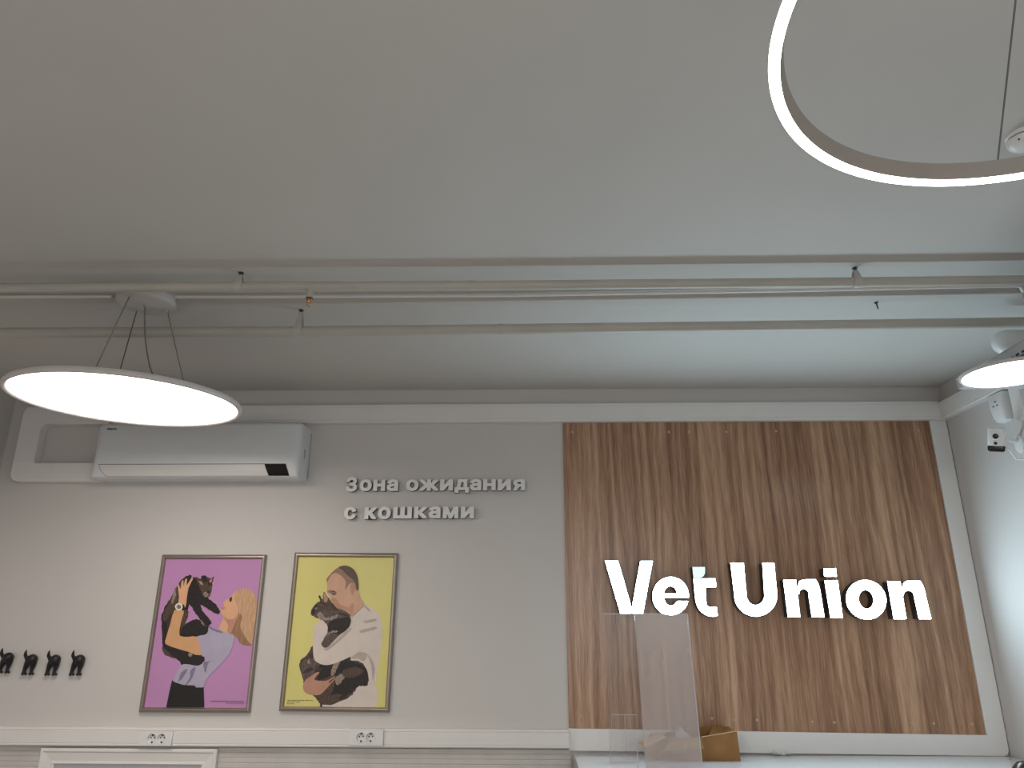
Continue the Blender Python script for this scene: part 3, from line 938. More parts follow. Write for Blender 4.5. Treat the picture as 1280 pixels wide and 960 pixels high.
# trunking loop that feeds the air conditioner
ct = thing('cable_trunking', 'white cable trunking loop beside the left end of the air conditioner', 'cable trunking', loc=(-3.0, 0, 2.47))
o3 = Matrix.Translation((3.0, 0, -2.47))
DD = 0.072
def ltrunk(loop):
    return [[(p[0] + 3.0, p[1] - 2.47) for p in loop]]
outer = [(-2.735, 2.475), (-2.735, 2.585)] + arc(-3.185 + 0.02, 2.585 + 0.02, 0.02, -PI / 2, -PI, 5) + arc(-3.185 + 0.045, 2.852 - 0.045, 0.045, PI, PI / 2, 5) + \
        [(-2.74, 2.850), (-2.74, 2.960)] + arc(-3.275, 2.920, 0.04, PI / 2, PI, 5) + arc(-3.262, 2.525, 0.05, PI, 3 * PI / 2, 5)
wall_solid('elbow_run', ltrunk(outer), 0, -DD, TRUNK, ct, bevel=0.004)
for lo, hi in (((-3.052, -DD - 0.003, 2.473), (-3.047, 0, 2.588)), ((-3.313, -DD - 0.002, 2.60), (-3.183, 0, 2.604)), ((-3.315, -DD - 0.002, 2.80), (-3.183, 0, 2.804))):
    bm = B(lo, hi); bm.transform(o3)
    obj('joint_cover', bm, TRUNK, ct)
bm = B((-3.03, -DD - 0.002, 2.487), (-2.737, 0, 2.491)); bm.transform(o3)
obj('lid_seam', bm, TRUNK, ct)

# ------------------------------------------------------------------ pipes and their hangers
def line(pts, z):
    return [at(x, y, 2, z) for x, y in pts]
Z1, Z2 = 3.022, 2.976
r1, r2 = 0.0215, 0.0255
pa = [Vector((XL, -1.712, Z1)), Vector((-1.27, -1.702, Z1)), Vector((-0.26, -1.69, Z1)), Vector((1.42, -1.692, Z1)), Vector((XR, -1.70, Z1))]
p1 = tag(obj('ceiling_pipe', T(pa, r1, 24), PIPE, None, True), 'long painted sprinkler pipe under the ceiling, farther from the back wall', 'pipe', 'ceiling pipes')
obj('coupling', T([(-0.275, -1.6905, Z1), (-0.245, -1.6905, Z1)], r1 + 0.002, 24), PIPE, p1, True)
obj('coupling', T([(2.32, -1.698, Z1), (XR, -1.70, Z1)], r1 + 0.003, 24), PIPE, p1, True)
pb = [Vector((XL, -1.310, Z2)), Vector((-1.13, -1.292, Z2)), Vector((-0.144, -1.303, Z2)), Vector((1.56, -1.325, Z2)), Vector((XR, -1.345, Z2))]
p2 = tag(obj('ceiling_pipe', T(pb, r2, 24), PIPE, None, True), 'long painted pipe under the ceiling, nearer to the back wall', 'pipe', 'ceiling pipes')
obj('coupling', T([(-0.155, -1.303, Z2), (-0.13, -1.303, Z2)], r2 + 0.002, 24), PIPE, p2, True)
# sprinkler hanging from the first pipe
sp = at(388, 358, 1, -1.70)
spx = sp.x
h = obj('sprinkler_head', T([(spx, -1.70, Z1 - 0.010), (spx, -1.70, Z1 - 0.058)], 0.0145, 20), PIPE, p1, True)
obj('nozzle', LA([(0, -0.082), (0.006, -0.080), (0.009, -0.074), (0.009, -0.066), (0.013, -0.064), (0.013, -0.058), (0, -0.058)], 16, Matrix.Translation((spx, -1.70, Z1))), BRASS, h, True)
obj('collar', LA([(0.0, -0.0575), (0.0155, -0.0575), (0.0155, -0.062), (0, -0.062)], 16, Matrix.Translation((spx, -1.70, Z1))), DARKST, h)
bm = bmesh.new()
for s in (-1, 1):
    tube(bm, [(spx + s * 0.009, -1.70, Z1 - 0.072), (spx + s * 0.008, -1.70, Z1 - 0.086), (spx, -1.70, Z1 - 0.094)], 0.0016, 6)
lathe(bm, [(0, -0.094), (0.010, -0.0945), (0.010, -0.0965), (0, -0.0965)], 16, Matrix.Translation((spx, -1.70, Z1)))
obj('deflector', bm, BRASS, h)

def hanger(x, y, zp, r, label, side):
    """strap clamp: ring round the pipe, tapered web, threaded rod, ceiling washer"""
    t = thing('pipe_hanger', label, 'pipe hanger', 'pipe hangers', (x, y, zp))
    w = 0.017
    n = 24
    bm = bmesh.new()
    prof = [(r + 0.0005, -w), (r + 0.0005, w), (r + 0.004, w), (r + 0.004, -w)]
    lathe(bm, prof, n, Matrix.Rotation(PI / 2, 4, 'Y'), closed=True)
    obj('ring', bm, STEELP, t, True)
    top = ZC - zp - 0.016
    bm = bmesh.new()
    for s in (-1, 1):
        a = [(-w, s * (r + 0.003), 0.004), (w, s * (r + 0.003), 0.004), (w * 0.6, s * 0.007, top), (-w * 0.6, s * 0.007, top)]
        vs_ = [bm.verts.new(v) for v in a] + [bm.verts.new((v[0], v[1] - s * 0.003, v[2])) for v in a]
        for f in ((0, 1, 2, 3), (7, 6, 5, 4), (0, 4, 5, 1), (1, 5, 6, 2), (2, 6, 7, 3), (3, 7, 4, 0)):
            bm.faces.new([vs_[i] for i in f])
    obj('web', bm, STEELP, t)
    obj('top_plate', B((-w * 0.62, -0.009, top - 0.002), (w * 0.62, 0.009, top + 0.002), 0.0006, 1), STEELP, t)
    obj('rod', T([(0, 0, top - 0.008), (0, 0, ZC - zp)], 0.0042, 10), DARKST, t)
    obj('nut', LA([(0, top + 0.002), (0.009, top + 0.002), (0.009, top + 0.008), (0, top + 0.008)], 6), DARKST, t)
    obj('washer', LA([(0, ZC - zp - 0.003), (0.012, ZC - zp - 0.003), (0.012, ZC - zp), (0, ZC - zp)], 20), DARKST, t)
    return t
hx = at(299, 358, 1, -1.702).x
hanger(hx, -1.702, Z1, r1, 'small clamp holding the farther pipe, above the round pendant lamp', 1)
hx = at(1071, 352, 1, -1.692).x
hanger(hx, -1.692, Z1, r1, 'small clamp holding the farther pipe near the right wall', 1)
hx = at(374, 413, 1, -1.296).x
hanger(hx, -1.296, Z2, r2, 'taller clamp holding the pipe nearer the back wall, beside the sprinkler', 1)

# white conduit alongside the first pipe, two runs that meet the lamp canopy
ZD = 3.077
c0 = [at(x, y, 2, ZD) for x, y in ((219, 371), (320, 371), (640, 369.2), (1000, 363), (1180, 359), (1268, 357.2))]
c0 = [Vector((p.x, p.y, ZD)) for p in c0]
e_ = c0[-1]
c0 += [e_ + Vector((0.016, 0.002, 0)), e_ + Vector((0.034, 0.012, 0)), e_ + Vector((0.055, 0.035, -0.002)), e_ + Vector((0.125, 0.125, -0.002))]
tag(obj('conduit', T(c0, 0.0075, 10), CONDUIT, None, True), 'thin white conduit along the ceiling, bent at its right end', 'conduit', 'ceiling conduits')
c1 = [Vector((XL, at(0, 370, 2, ZD).y - 0.0, ZD)), at(140, 370.5, 2, ZD)]
tag(obj('conduit', T(c1, 0.0075, 10), CONDUIT, None, True), 'thin white conduit running left from the pendant canopy', 'conduit', 'ceiling conduits')
q = at(1095, 378, 2, ZC)
bm = T([(q.x, q.y, ZC), (q.x + 0.004, q.y, ZC - 0.028), (q.x + 0.005, q.y, ZC - 0.036)], [0.0035, 0.0035, 0.002], 8)
lathe(bm, [(0, -0.004), (0.009, -0.004), (0.009, 0), (0, 0)], 12, Matrix.Translation((q.x, q.y, ZC)))
tag(obj('ceiling_screw', bm, DARKST), 'bare dark screw left in the ceiling between the two pipes', 'screw')

# ------------------------------------------------------------------ big round pendant
DC = Vector((-1.892, -1.346, 2.602))
dz = Vector((0.015, -0.036, 1)).normalized()
dx = Vector((1, 0, 0)); dx = (dx - dz * dx.dot(dz)).normalized()
dy = dz.cross(dx)
DM = Matrix(((dx.x, dy.x, dz.x, 0), (dx.y, dy.y, dz.y, 0), (dx.z, dy.z, dz.z, 0), (0, 0, 0, 1)))
CAN = Vector((-1.828, -1.45, ZC))
RD = 0.484
pl = thing('pendant_lamp', 'large glowing round disc pendant hanging on four thin wires', 'pendant lamp', 'ceiling lamps', DC)
obj('rim', LA([(RD, 0.0), (RD + 0.003, -0.004), (RD + 0.010, -0.007), (RD + 0.016, -0.006), (RD + 0.022, 0.002), (RD + 0.022, 0.010), (RD + 0.016, 0.020), (RD - 0.02, 0.026), (0.0, 0.026), (0.0, 0.021), (RD - 0.02, 0.019), (RD, 0.004)], 96, DM), RIM, pl, True)
obj('diffuser', LA([(0, 0.0015), (RD + 0.001, 0.0015), (RD + 0.001, 0.006), (0, 0.006)], 96, DM), DISC_E, pl)
cn = obj('canopy', LA([(0, -0.040), (0.112, -0.040), (0.126, -0.036), (0.132, -0.026), (0.132, 0), (0, 0)], 64, Matrix.Translation(CAN - DC)), RIM, pl, True)
tops = [at(163, 368, 2, ZC - 0.040), at(171, 388, 2, ZC - 0.040), at(181, 380, 2, ZC - 0.040), at(209, 388, 2, ZC - 0.040)]
bots = [(110, 479), (146, 477), (197, 492), (235, 501)]
for i, (tp, bt) in enumerate(zip(tops, bots)):
    bp_ = at(bt[0], bt[1], 2, 2.626)
    # drop the lower end on the tilted back of the disc
    rel = bp_ - DC
    bp_.z = DC.z + (0.025 - dz.x * rel.x - dz.y * rel.y) / dz.z
    a, b = tp - DC, bp_ - DC
    pts = [a.lerp(b, k / 10) for k in range(11)]
    if i == 2:   # the slack supply cord
        for k, p in enumerate(pts):
            p.x -= 0.022 * math.sin(k / 10 * PI) * (1 if k < 8 else 0.6)
    nm = 'power_cord' if i == 2 else 'suspension_wire'
    obj(nm, T(pts, 0.0026 if i != 2 else 0.0032, 8), WIRE, pl)
    obj('wire_clip', T([a + Vector((0, 0, 0.002)), a + Vector((0, 0, -0.012))], 0.005, 10), STEELP, pl)

# ------------------------------------------------------------------ ring pendant
RC = Vector((0.986, -3.622, 2.6))
rl = thing('ring_lamp', 'glowing ring pendant lamp at the top right', 'pendant lamp', 'ceiling lamps', RC)
obj('ring_body', LA([(0.535, 0.003), (0.524, 0.042), (0.5395, 0.042), (0.555, 0.003)], 160, closed=True), RINGB, rl, True)
o = obj('ring_diffuser', LA([(0.5345, 0.003), (0.535, 0.0), (0.555, 0.0), (0.5555, 0.003), (0.5555, 0.0045), (0.5345, 0.0045)], 160, closed=True), RING_E, rl, True)
o['label'] = 'glowing white light strip'
obj('canopy', LA([(0, ZC - RC.z - 0.035), (0.115, ZC - RC.z - 0.035), (0.125, ZC - RC.z - 0.028), (0.125, ZC - RC.z), (0, ZC - RC.z)], 48), RIM, rl, True)
for a_ in (77.5, 197.5, 317.5):
    a_ = math.radians(a_)
    p = Vector((0.528 * math.cos(a_), 0.528 * math.sin(a_), 0.040))
    q = Vector((0.10 * math.cos(a_ + 0.045), 0.10 * math.sin(a_ + 0.045), ZC - RC.z - 0.034))
    obj('suspension_wire', T([p, q], 0.0022, 8), WIRE, rl)

# smoke detector by the ring lamp
q = at(1281, 179, 2, ZC - 0.03)
sd = thing('smoke_detector', 'small round white smoke detector on the ceiling at the right edge', 'smoke detector', loc=(q.x, q.y, ZC))
obj('base', LA([(0, -0.012), (0.046, -0.012), (0.050, -0.008), (0.050, 0), (0, 0)], 40), PVC, sd, True)
obj('sensing_gap', LA([(0, -0.020), (0.036, -0.020), (0.036, -0.012), (0, -0.012)], 32), HOLE, sd)
obj('cover', LA([(0, -0.048), (0.026, -0.047), (0.040, -0.040), (0.048, -0.030), (0.050, -0.020), (0, -0.020)], 40), PVC, sd, True)
obj('indicator', LA([(0, -0.0375), (0.003, -0.0375), (0.003, -0.030), (0, -0.030)], 10, Matrix.Translation((-0.035, -0.026, 0.001))), HOLE, sd)

# ------------------------------------------------------------------ cable tray with its lamp on the right
ZT = 2.70
tx = at(1197, 481, 2, ZT).x
tx = 2.08
ty = at(1198, 487, 2, ZT).y
TW, TH, TL = 0.30, 0.05, 3.2
ty = -1.165
tr = thing('cable_tray', 'perforated galvanised cable tray running along the right wall', 'cable tray', loc=(tx, ty, ZT))
bm = bmesh.new()
box(bm, (0, -TL, 0), (TW, 0, 0.003))
obj('bottom_plate', bm, GALV, tr)
for x in (0, TW - 0.003):
    bm = bmesh.new()
    box(bm, (x, -TL, 0.003), (x + 0.003, 0, TH))
    box(bm, (x - 0.002 if x == 0 else x, -TL, TH), (x + 0.003 if x == 0 else x + 0.005, 0, TH + 0.004))
    obj('side_flange', bm, GALV, tr)
s0 = at(1265, 447, 0, tx); s1 = at(1272, 443, 0, tx)
dsl = abs(s1.y - s0.y)
for k in range(22):
    y = s0.y - ty - (k - 4) * dsl
    zc_ = s0.z - ZT
    if y < -0.06:
        obj('slot', B((-0.0008, y - dsl * 0.30, zc_ - 0.005), (0.0004, y + dsl * 0.30, zc_ + 0.005), 0.0003, 1), HOLE, tr)
obj('slot', B((-0.0008, -0.035, 0.016), (0.0004, -0.022, 0.032)), HOLE, tr)
for y in (-1.5, -2.7):
    obj('support_arm', B((-0.012, y - 0.02, TH + 0.004), (XR - tx, y + 0.02, TH + 0.026), 0.002, 1), GALV, tr)
sl = thing('round_lamp', 'small glowing round lamp mounted under the cable tray', 'lamp', 'ceiling lamps', (2.123, -1.50, 2.662))
RS = 0.192
obj('rim', LA([(RS, 0.0), (RS + 0.008, -0.003), (RS + 0.011, 0.003), (RS + 0.011, 0.012), (RS * 0.7, 0.0375), (0, 0.0375), (0, 0.03), (RS, 0.009)], 72), RIM, sl, True)
obj('diffuser', LA([(0, 0.001), (RS + 0.001, 0.001), (RS + 0.001, 0.007), (0, 0.007)], 72), SMALL_E, sl)

# thick white pipe with a rounded end coming out of the right wall
R_ = 0.062
q = at(1243, 428, 2, 2.925)
wx, wy = q.x + R_ * 0.9, q.y
dp = thing('capped_pipe', 'thick white pipe with a rounded end at the right wall, above the cable tray', 'pipe', loc=(XR, wy, 2.925))
L_ = XR - wx
XM = Matrix.Rotation(-PI / 2, 4, 'Y')
cap = [(R_ * math.sin(k * PI / 16), L_ + R_ * math.cos(k * PI / 16)) for k in range(9)]
obj('end_cap', LA(cap + [(R_, L_ - 0.05), (0, L_ - 0.05)], 32, XM), PVC, dp, True)
obj('pipe_body', LA([(0, L_ - 0.05), (R_ * 0.97, L_ - 0.05), (R_ * 0.97, 0), (0, 0)], 32, XM), PVC, dp, True)

# ------------------------------------------------------------------ right wall devices
vt = tag(obj('cable_trunking', B((XR - 0.04, -0.80, 2.66), (XR, -0.712, 2.858), 0.003, 1), TRUNK), 'upright white cable trunking on the right wall behind the white detector', 'cable trunking')
md = thing('motion_detector', 'white wall detector with a rounded lower end, above the small camera', 'detector', loc=(XR, -0.60, 2.77))
bm = bmesh.new()
sec = [(-0.08, 0.030, 0.022, 0.012), (-0.074, 0.042, 0.040, 0.02), (-0.05, 0.050, 0.052, 0.03), (0.0, 0.058, 0.056, 0.03), (0.06, 0.066, 0.052, 0.03), (0.082, 0.068, 0.046, 0.03)]
rings = []
for z_, hw, dep, b_ in sec:
    ring = [(0, -hw), (-dep + b_ * 0.6, -hw)] + [(-dep + b_ * 0.6 - b_ * 0.6 * math.sin(k * PI / 8), -hw + b_ * 0.6 * (1 - math.cos(k * PI / 8))) for k in (1, 2, 3, 4)]
    ring += [(x, -y) for x, y in reversed(ring)]
    rings.append([bm.verts.new((x, y, z_)) for x, y in ring])
for a, b in zip(rings, rings[1:]):
    for k in range(len(a)):
        bm.faces.new((a[k], a[(k + 1) % len(a)], b[(k + 1) % len(a)], b[k]))
bm.faces.new(rings[0]); bm.faces.new(rings[-1][::-1])
obj('body', bm, PVC, md, True)
for (y, z_) in ((-0.010, 0.034), (0.012, 0.012), (-0.022, 0.010)):
    obj('indicator', B((-0.058, y - 0.006, z_ - 0.003), (-0.052, y + 0.006, z_ + 0.003), 0.001, 1), HOLE, md)

cc = thing('security_camera', 'small white and black cube security camera on the right wall', 'security camera', loc=(XR, -0.655, 2.55))
cpos = at(1245.5, 549.5, 1, -0.70) - Vector((XR, -0.655, 2.55))
toeye = (EYE - (cpos + Vector((XR, -0.655, 2.55)))).normalized()
ez = (UP - toeye * UP.dot(toeye)).normalized()
ex = ez.cross(toeye) * -1
ex = toeye.cross(ez) * -1
CM = Matrix(((ex.x, ez.x, toeye.x, cpos.x), (ex.y, ez.y, toeye.y, cpos.y), (ex.z, ez.z, toeye.z, cpos.z), (0, 0, 0, 1)))  # local x right, y up, z to viewer
def rbox(x0, x1, y0, y1, z0, z1, bev):
    bm = B((x0, y0, z0), (x1, y1, z1), bev, 3)
    bm.transform(CM)
    return bm
cw, chh = 0.041, 0.066
obj('case', rbox(-cw, cw, -chh + 0.028, chh, -0.045, 0.0, 0.012), PVC, cc, True)
obj('lower_case', rbox(-cw + 0.001, cw - 0.001, -chh, -chh + 0.040, -0.044, -0.002, 0.012), BLACK, cc, True)
bz = obj('lens_bezel', LA([(0, 0.004), (0.022, 0.004), (0.024, 0.0), (0.024, -0.006), (0, -0.006)], 32, CM @ Matrix.Translation((-0.004, 0.018, 0))), PVC, cc, True)
obj('lens', LA([(0, 0.008), (0.009, 0.007), (0.014, 0.005), (0.014, 0.0), (0, 0.0)], 32, CM @ Matrix.Translation((-0.004, 0.018, 0))), BLACK, bz, True)
bz = obj('sensor_bezel', LA([(0, 0.002), (0.014, 0.002), (0.015, -0.006), (0, -0.006)], 28, CM @ Matrix.Translation((-0.004, -0.020, 0))), PVC, cc, True)
obj('sensor', LA([(0, 0.005), (0.008, 0.004), (0.009, 0.0), (0, 0.0)], 24, CM @ Matrix.Translation((-0.004, -0.020, 0))), BLACK, bz, True)
arm0 = CM @ Vector((cw - 0.006, 0.004, -0.03))
obj('arm', T([arm0, Vector((-0.05, 0.0, cpos.z + 0.008)), Vector((-0.012, 0.0, 0.012))], [0.010, 0.009, 0.012], 14), PVC, cc, True)
bm = bmesh.new()
lathe(bm, [(0, 0.016), (0.022, 0.014), (0.036, 0.008), (0.038, 0), (0, 0)], 32, Matrix.Translation((0, 0.0, 0.0)) @ Matrix.Rotation(-PI / 2, 4, 'Y') @ Matrix.Scale(1.35, 4, (1, 0, 0)))
obj('wall_base', bm, PVC, cc, True)
cab = [CM @ Vector((cw * 0.8, -0.028, -0.04)), CM @ Vector((cw + 0.02, -0.055, -0.03)), Vector((-0.045, -0.01, -0.085)), Vector((-0.015, -0.06, -0.10)), Vector((-0.008, -0.12, -0.09)), Vector((-0.006, -0.2, -0.06))]
obj('cable', T(cab, 0.005, 8), PVC, cc, True)

# ------------------------------------------------------------------ coat hooks shaped like a dog's hind legs
def blob_mesh(chains, voxel):
    """chains of (point, radius): swept spheres fused into one smooth skin"""
    bm = bmesh.new()
    for (p, r), (q, t) in chains:
        p, q = Vector(p), Vector(q)
        n_ = max(2, int((q - p).length / (min(r, t) * 0.35)) + 1)
        for k in range(n_ + 1):
            f = k / n_
            bmesh.ops.create_icosphere(bm, subdivisions=3, radius=r + (t - r) * f, matrix=Matrix.Translation(p.lerp(q, f)))
    me = bpy.data.meshes.new('blob')
    bm.to_mesh(me)
    bm.free()
    o = bpy.data.objects.new('blob', me)
    COL.objects.link(o)
    md_ = o.modifiers.new('r', 'REMESH'); md_.mode = 'VOXEL'; md_.voxel_size = voxel
    sm = o.modifiers.new('s', 'SMOOTH'); sm.iterations = 6; sm.factor = 0.5
    bpy.context.view_layer.update()
    out = bpy.data.meshes.new_from_object(o.evaluated_get(bpy.context.evaluated_depsgraph_get()))
    bpy.data.objects.remove(o)
    bpy.data.meshes.remove(me)
    return out
hk = [  # crop pixel x, y, out of wall, radius in crop pixels, parent
 (1062, 264, 0.030, 58, None), (1015, 285, 0.030, 36, 0), (990, 250, 0.040, 20, 1), (972, 208, 0.050, 19, 2), (977, 172, 0.056, 14, 3), (990, 136, 0.060, 5, 4),
 (992, 330, 0.026, 30, 1), (966, 390, 0.022, 22, 6), (950, 440, 0.020, 19, 7), (980, 460, 0.024, 15, 8), (934, 462, 0.022, 15, 8),
 (1076, 325, 0.026, 34, 0), (1062, 388, 0.022, 22, 11), (1046, 440, 0.020, 18, 12), (1074, 460, 0.024, 15, 13), (1032, 462, 0.022, 15, 13)]
base = at(0 + 1020 / 10.667, 800 + 470 / 10.667, 1, -0.03)
pxm = 0.00545 / 10.667
vv = []
for x, y, d, r, p in hk:
    qv = at(x / 10.667, 800 + y / 10.667, 1, -d)
    vv.append((qv.x - base.x, -d, qv.z - base.z))
hme = blob_mesh([((vv[h_[4]], hk[h_[4]][3] * pxm * (0.55 if (h_[4] == 1 and i == 2) else 1.0)), (vv[i], h_[3] * pxm)) for i, h_ in enumerate(hk) if h_[4] is not None], 0.0024)
proto = None
hl = ['rightmost of four black coat hooks shaped like an animal\'s hind legs', 'third from left of the four black animal-leg coat hooks',
      'second from left of the four black animal-leg coat hooks', 'leftmost of the four black animal-leg coat hooks, cut by the left edge']
for i, (cx_, cy_) in enumerate(((1020, 470), (693, 470), (383, 463), (63, 440))):
    pos = at(cx_ / 10.667, 800 + cy_ / 10.667, 1, -0.03)
    if proto is None:
        proto = thing('coat_hook', hl[0], 'coat hook', 'animal-shaped coat hooks', (pos.x, 0, pos.z))
        hb = link('hook_body', hme, BLACKM, proto, True)
        obj('mounting_plate', LA([(0, 0.022), (0.012, 0.022), (0.013, 0), (0, 0)], 20, Matrix.Translation((-0.006, 0, 0.086)) @ WALLM), BLACKM, proto, True)
    else:
        c_ = copy_tree(proto)
        c_.location = (pos.x, 0, pos.z)
        c_['label'] = hl[i]

# ------------------------------------------------------------------ double sockets in the rail
def socket(x0, x1, y0, y1, outl, label, cover):
    a = at(x0, y1, 1, -0.052); b = at(x1, y0, 1, -0.052)
    cx, cz = (a.x + b.x) / 2, (a.z + b.z) / 2
    t = thing('double_socket', label, 'socket', 'double sockets', (cx, -D_T, cz))
    w, h_ = (b.x - a.x) / 2, (b.z - a.z) / 2
    holes = [ell(at(ox, 0, 1, -0.058).x * 0 + at(ox, (y0 + y1) / 2 + 0.8, 1, -0.064).x - cx, at(ox, (y0 + y1) / 2 + 0.8, 1, -0.064).z - cz, 0.0265, 0.0265, n=32) for ox in outl]
    wall_solid('cover_plate', [[(-w, -h_), (w, -h_), (w, h_), (-w, h_)]] + holes, 0.0, -0.014, PVC, t, bevel=0.0012)
    for ox in outl:
        q = at(ox, (y0 + y1) / 2 + 0.8, 1, -0.064)
        Mx = Matrix.Translation((q.x - cx, -0.014, q.z - cz)) @ WALLM
        r = 0.0268
        ot = obj('outlet', LA([(r + 0.004, 0.0), (r + 0.003, 0.0015), (r, 0.0016), (r - 0.002, 0.0), (r - 0.003, -0.0125), (0, -0.0125)], 32, Mx), PVC, t, True)
        for hx_, hz_ in ((-0.0105, 0.004), (0.0105, 0.004)):
            obj('pin_hole', LA([(0, -0.0118), (0.0042, -0.0118), (0.0042, -0.0128), (0, -0.0128)], 14, Mx @ Matrix.Translation((hx_, hz_, 0))), HOLE, ot)
        for s in (1, -1):
            bm = B((-0.004, s * 0.019 - 0.005, -0.0125), (0.004, s * 0.019 + 0.005, -0.004), 0.0008, 1)
            bm.transform(Mx)
            obj('earth_clip', bm, DARKST, ot)
    return t
socket(173.5, 217, 914.0, 931.5, (189.6, 201.6), 'white double socket in the rail below the lilac poster', False)
socket(436, 479.5, 911.5, 931.0, (451, 463), 'white double socket in the rail below the yellow poster', True)

# ------------------------------------------------------------------ white framed panel under the rail, bottom left
fp0, fp1 = at(50, 940, 1, -0.04), at(271, 940, 1, -0.04)
zt = 0.936
fpn = thing('framed_board', 'white framed board standing under the socket rail at bottom left', 'board', loc=((fp0.x + fp1.x) / 2, -0.015, 0))
w = (fp1.x - fp0.x) / 2
fw = 0.085
prof = [(0, 0), (0, 0.022), (0.006, 0.027), (0.016, 0.027), (0.022, 0.021), (fw - 0.02, 0.015), (fw - 0.006, 0.018), (fw, 0.012), (fw, 0)]
c = [(-w, 0.0), (w, 0.0), (w, zt), (-w, zt)]
for p, q_, inw in ((c[0], c[1], (0, 1)), (c[1], c[2], (-1, 0)), (c[2], c[3], (0, -1)), (c[3], c[0], (1, 0))):
    d = Vector((q_[0] - p[0], q_[1] - p[1])).normalized()
    A_ = [(p[0] + inw[0] * a + d[0] * a, -b, p[1] + inw[1] * a + d[1] * a) for a, b in prof]
    B_ = [(q_[0] + inw[0] * a - d[0] * a, -b, q_[1] + inw[1] * a - d[1] * a) for a, b in prof]
    obj('frame_rail', sweep(A_, B_), TRUNK, fpn, False)
obj('infill', B((-w + fw - 0.004, -0.010, fw - 0.004), (w - fw + 0.004, -0.004, zt - fw + 0.004)), GREYP, fpn)

# ------------------------------------------------------------------ reception desk
ZD_ = 0.925
XD0, XD1 = 0.236, XR - 0.004
dk = thing('reception_desk', 'white glossy reception desk top below the wood panel', 'desk', loc=((XD0 + XD1) / 2, -0.4, 0))
cxd = (XD0 + XD1) / 2
obj('worktop', B((XD0 - cxd, -0.40, ZD_ - 0.04), (XD1 - cxd, 0.372, ZD_), 0.003, 2), DESK, dk)
obj('side_panel', B((XD0 - cxd + 0.01, -0.36, 0), (XD0 - cxd + 0.035, 0.32, ZD_ - 0.04)), DESK, dk)
obj('side_panel', B((XD1 - cxd - 0.035, -0.36, 0), (XD1 - cxd - 0.01, 0.32, ZD_ - 0.04)), DESK, dk)
obj('front_panel', B((XD0 - cxd + 0.035, -0.36, 0.05), (XD1 - cxd - 0.035, -0.335, ZD_ - 0.04)), DESK, dk)

# ------------------------------------------------------------------ acrylic screen standing on the desk
YS = -0.50
a = at(752, 768, 1, YS); b = at(793, 768, 1, YS); c = at(858.5, 768, 1, YS); d = at(876.5, 952, 1, YS)
e_ = at(803.5, 910, 1, YS)
zt = a.z
sc_ = thing('counter_screen', 'clear acrylic counter screen with a painted reflection on its right half, standing on the desk', 'screen', loc=(b.x, YS, ZD_))
def slab(name, pts, m, th=0.005, y=0.0):
    L = [[(p[0] - b.x, p[1] - ZD_) for p in pts]]
    return wall_solid(name, L, y + th / 2, y - th / 2, m, sc_)
xb0 = b.x + (e_.x - b.x) * (b.z - ZD_ - 0.0) / (b.z - e_.z)
xd0 = c.x + (d.x - c.x) * (c.z - ZD_) / (c.z - d.z)
slab('painted_reflection_pane', [(xb0, ZD_), (xd0, ZD_), (c.x, zt), (b.x, zt)], REFLECT_HAZE)
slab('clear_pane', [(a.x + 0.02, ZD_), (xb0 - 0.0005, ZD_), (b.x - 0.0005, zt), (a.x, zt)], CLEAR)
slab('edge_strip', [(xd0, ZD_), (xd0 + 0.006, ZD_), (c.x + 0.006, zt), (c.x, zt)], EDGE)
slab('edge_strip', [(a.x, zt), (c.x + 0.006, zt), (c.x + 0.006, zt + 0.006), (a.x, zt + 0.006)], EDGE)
q0 = at(796.5, 924, 1, YS - 0.03); 
obj('foot', T([(q0.x - b.x, -0.012, 0), (q0.x - b.x, -0.012, q0.z - ZD_)], 0.0022, 8), EDGE, sc_)

# reflection lines built as an added clear pane behind the screen
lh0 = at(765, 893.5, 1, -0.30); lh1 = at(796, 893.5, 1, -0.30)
lh = thing('reflection_stand_in', 'reflection modelled as an added clear acrylic pane on the desk left of the cardboard box', 'reflection', loc=(lh0.x, -0.30, ZD_))
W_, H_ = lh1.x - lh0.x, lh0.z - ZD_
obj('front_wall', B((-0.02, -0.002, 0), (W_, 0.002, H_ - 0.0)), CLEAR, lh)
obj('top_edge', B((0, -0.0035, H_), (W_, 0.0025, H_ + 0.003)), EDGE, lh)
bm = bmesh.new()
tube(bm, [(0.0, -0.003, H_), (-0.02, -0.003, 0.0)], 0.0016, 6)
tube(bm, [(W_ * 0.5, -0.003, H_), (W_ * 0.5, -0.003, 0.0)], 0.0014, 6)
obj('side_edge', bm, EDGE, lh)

# ------------------------------------------------------------------ open cardboard box
fl = at(815, 951, 2, ZD_); fr = at(925.5, 951, 2, ZD_)
BYF = (fl.y + fr.y) / 2
BW, BDp = fr.x - fl.x, 0.17
ztr = at(923, 914, 1, BYF).z - ZD_
ztl = at(880, 921.5, 1, BYF).z - ZD_
bx = thing('cardboard_box', 'open brown cardboard box on the desk, partly behind the acrylic screen', 'box', loc=(fl.x, BYF, ZD_ + 0.001))
TK = 0.004
def wallq(p):   # quad solid from 4 bottom/top points with thickness along y
    pass
def prism_xz(name, pts, y0, y1, m):
    L = [pts]
    return wall_solid(name, L, y1, y0, m, bx)
prism_xz('front_wall', [(0, 0), (BW, 0), (BW - 0.008, ztr), (BW - 0.20, ztl), (0.10, ztl * 0.92), (-0.035, ztl * 0.5), (-0.02, 0.2 * ztl)], 0.0, TK, CARD)
prism_xz('back_wall', [(0.02, 0), (BW, 0), (BW - 0.008, ztr), (BW - 0.10, ztr + 0.005), (0.02, ztl * 0.9)], BDp - TK, BDp, CARD)
bm = B((BW - TK - 0.006, TK, 0.0), (BW - 0.006, BDp - TK, ztr))
obj('side_wall', bm, CARD, bx)
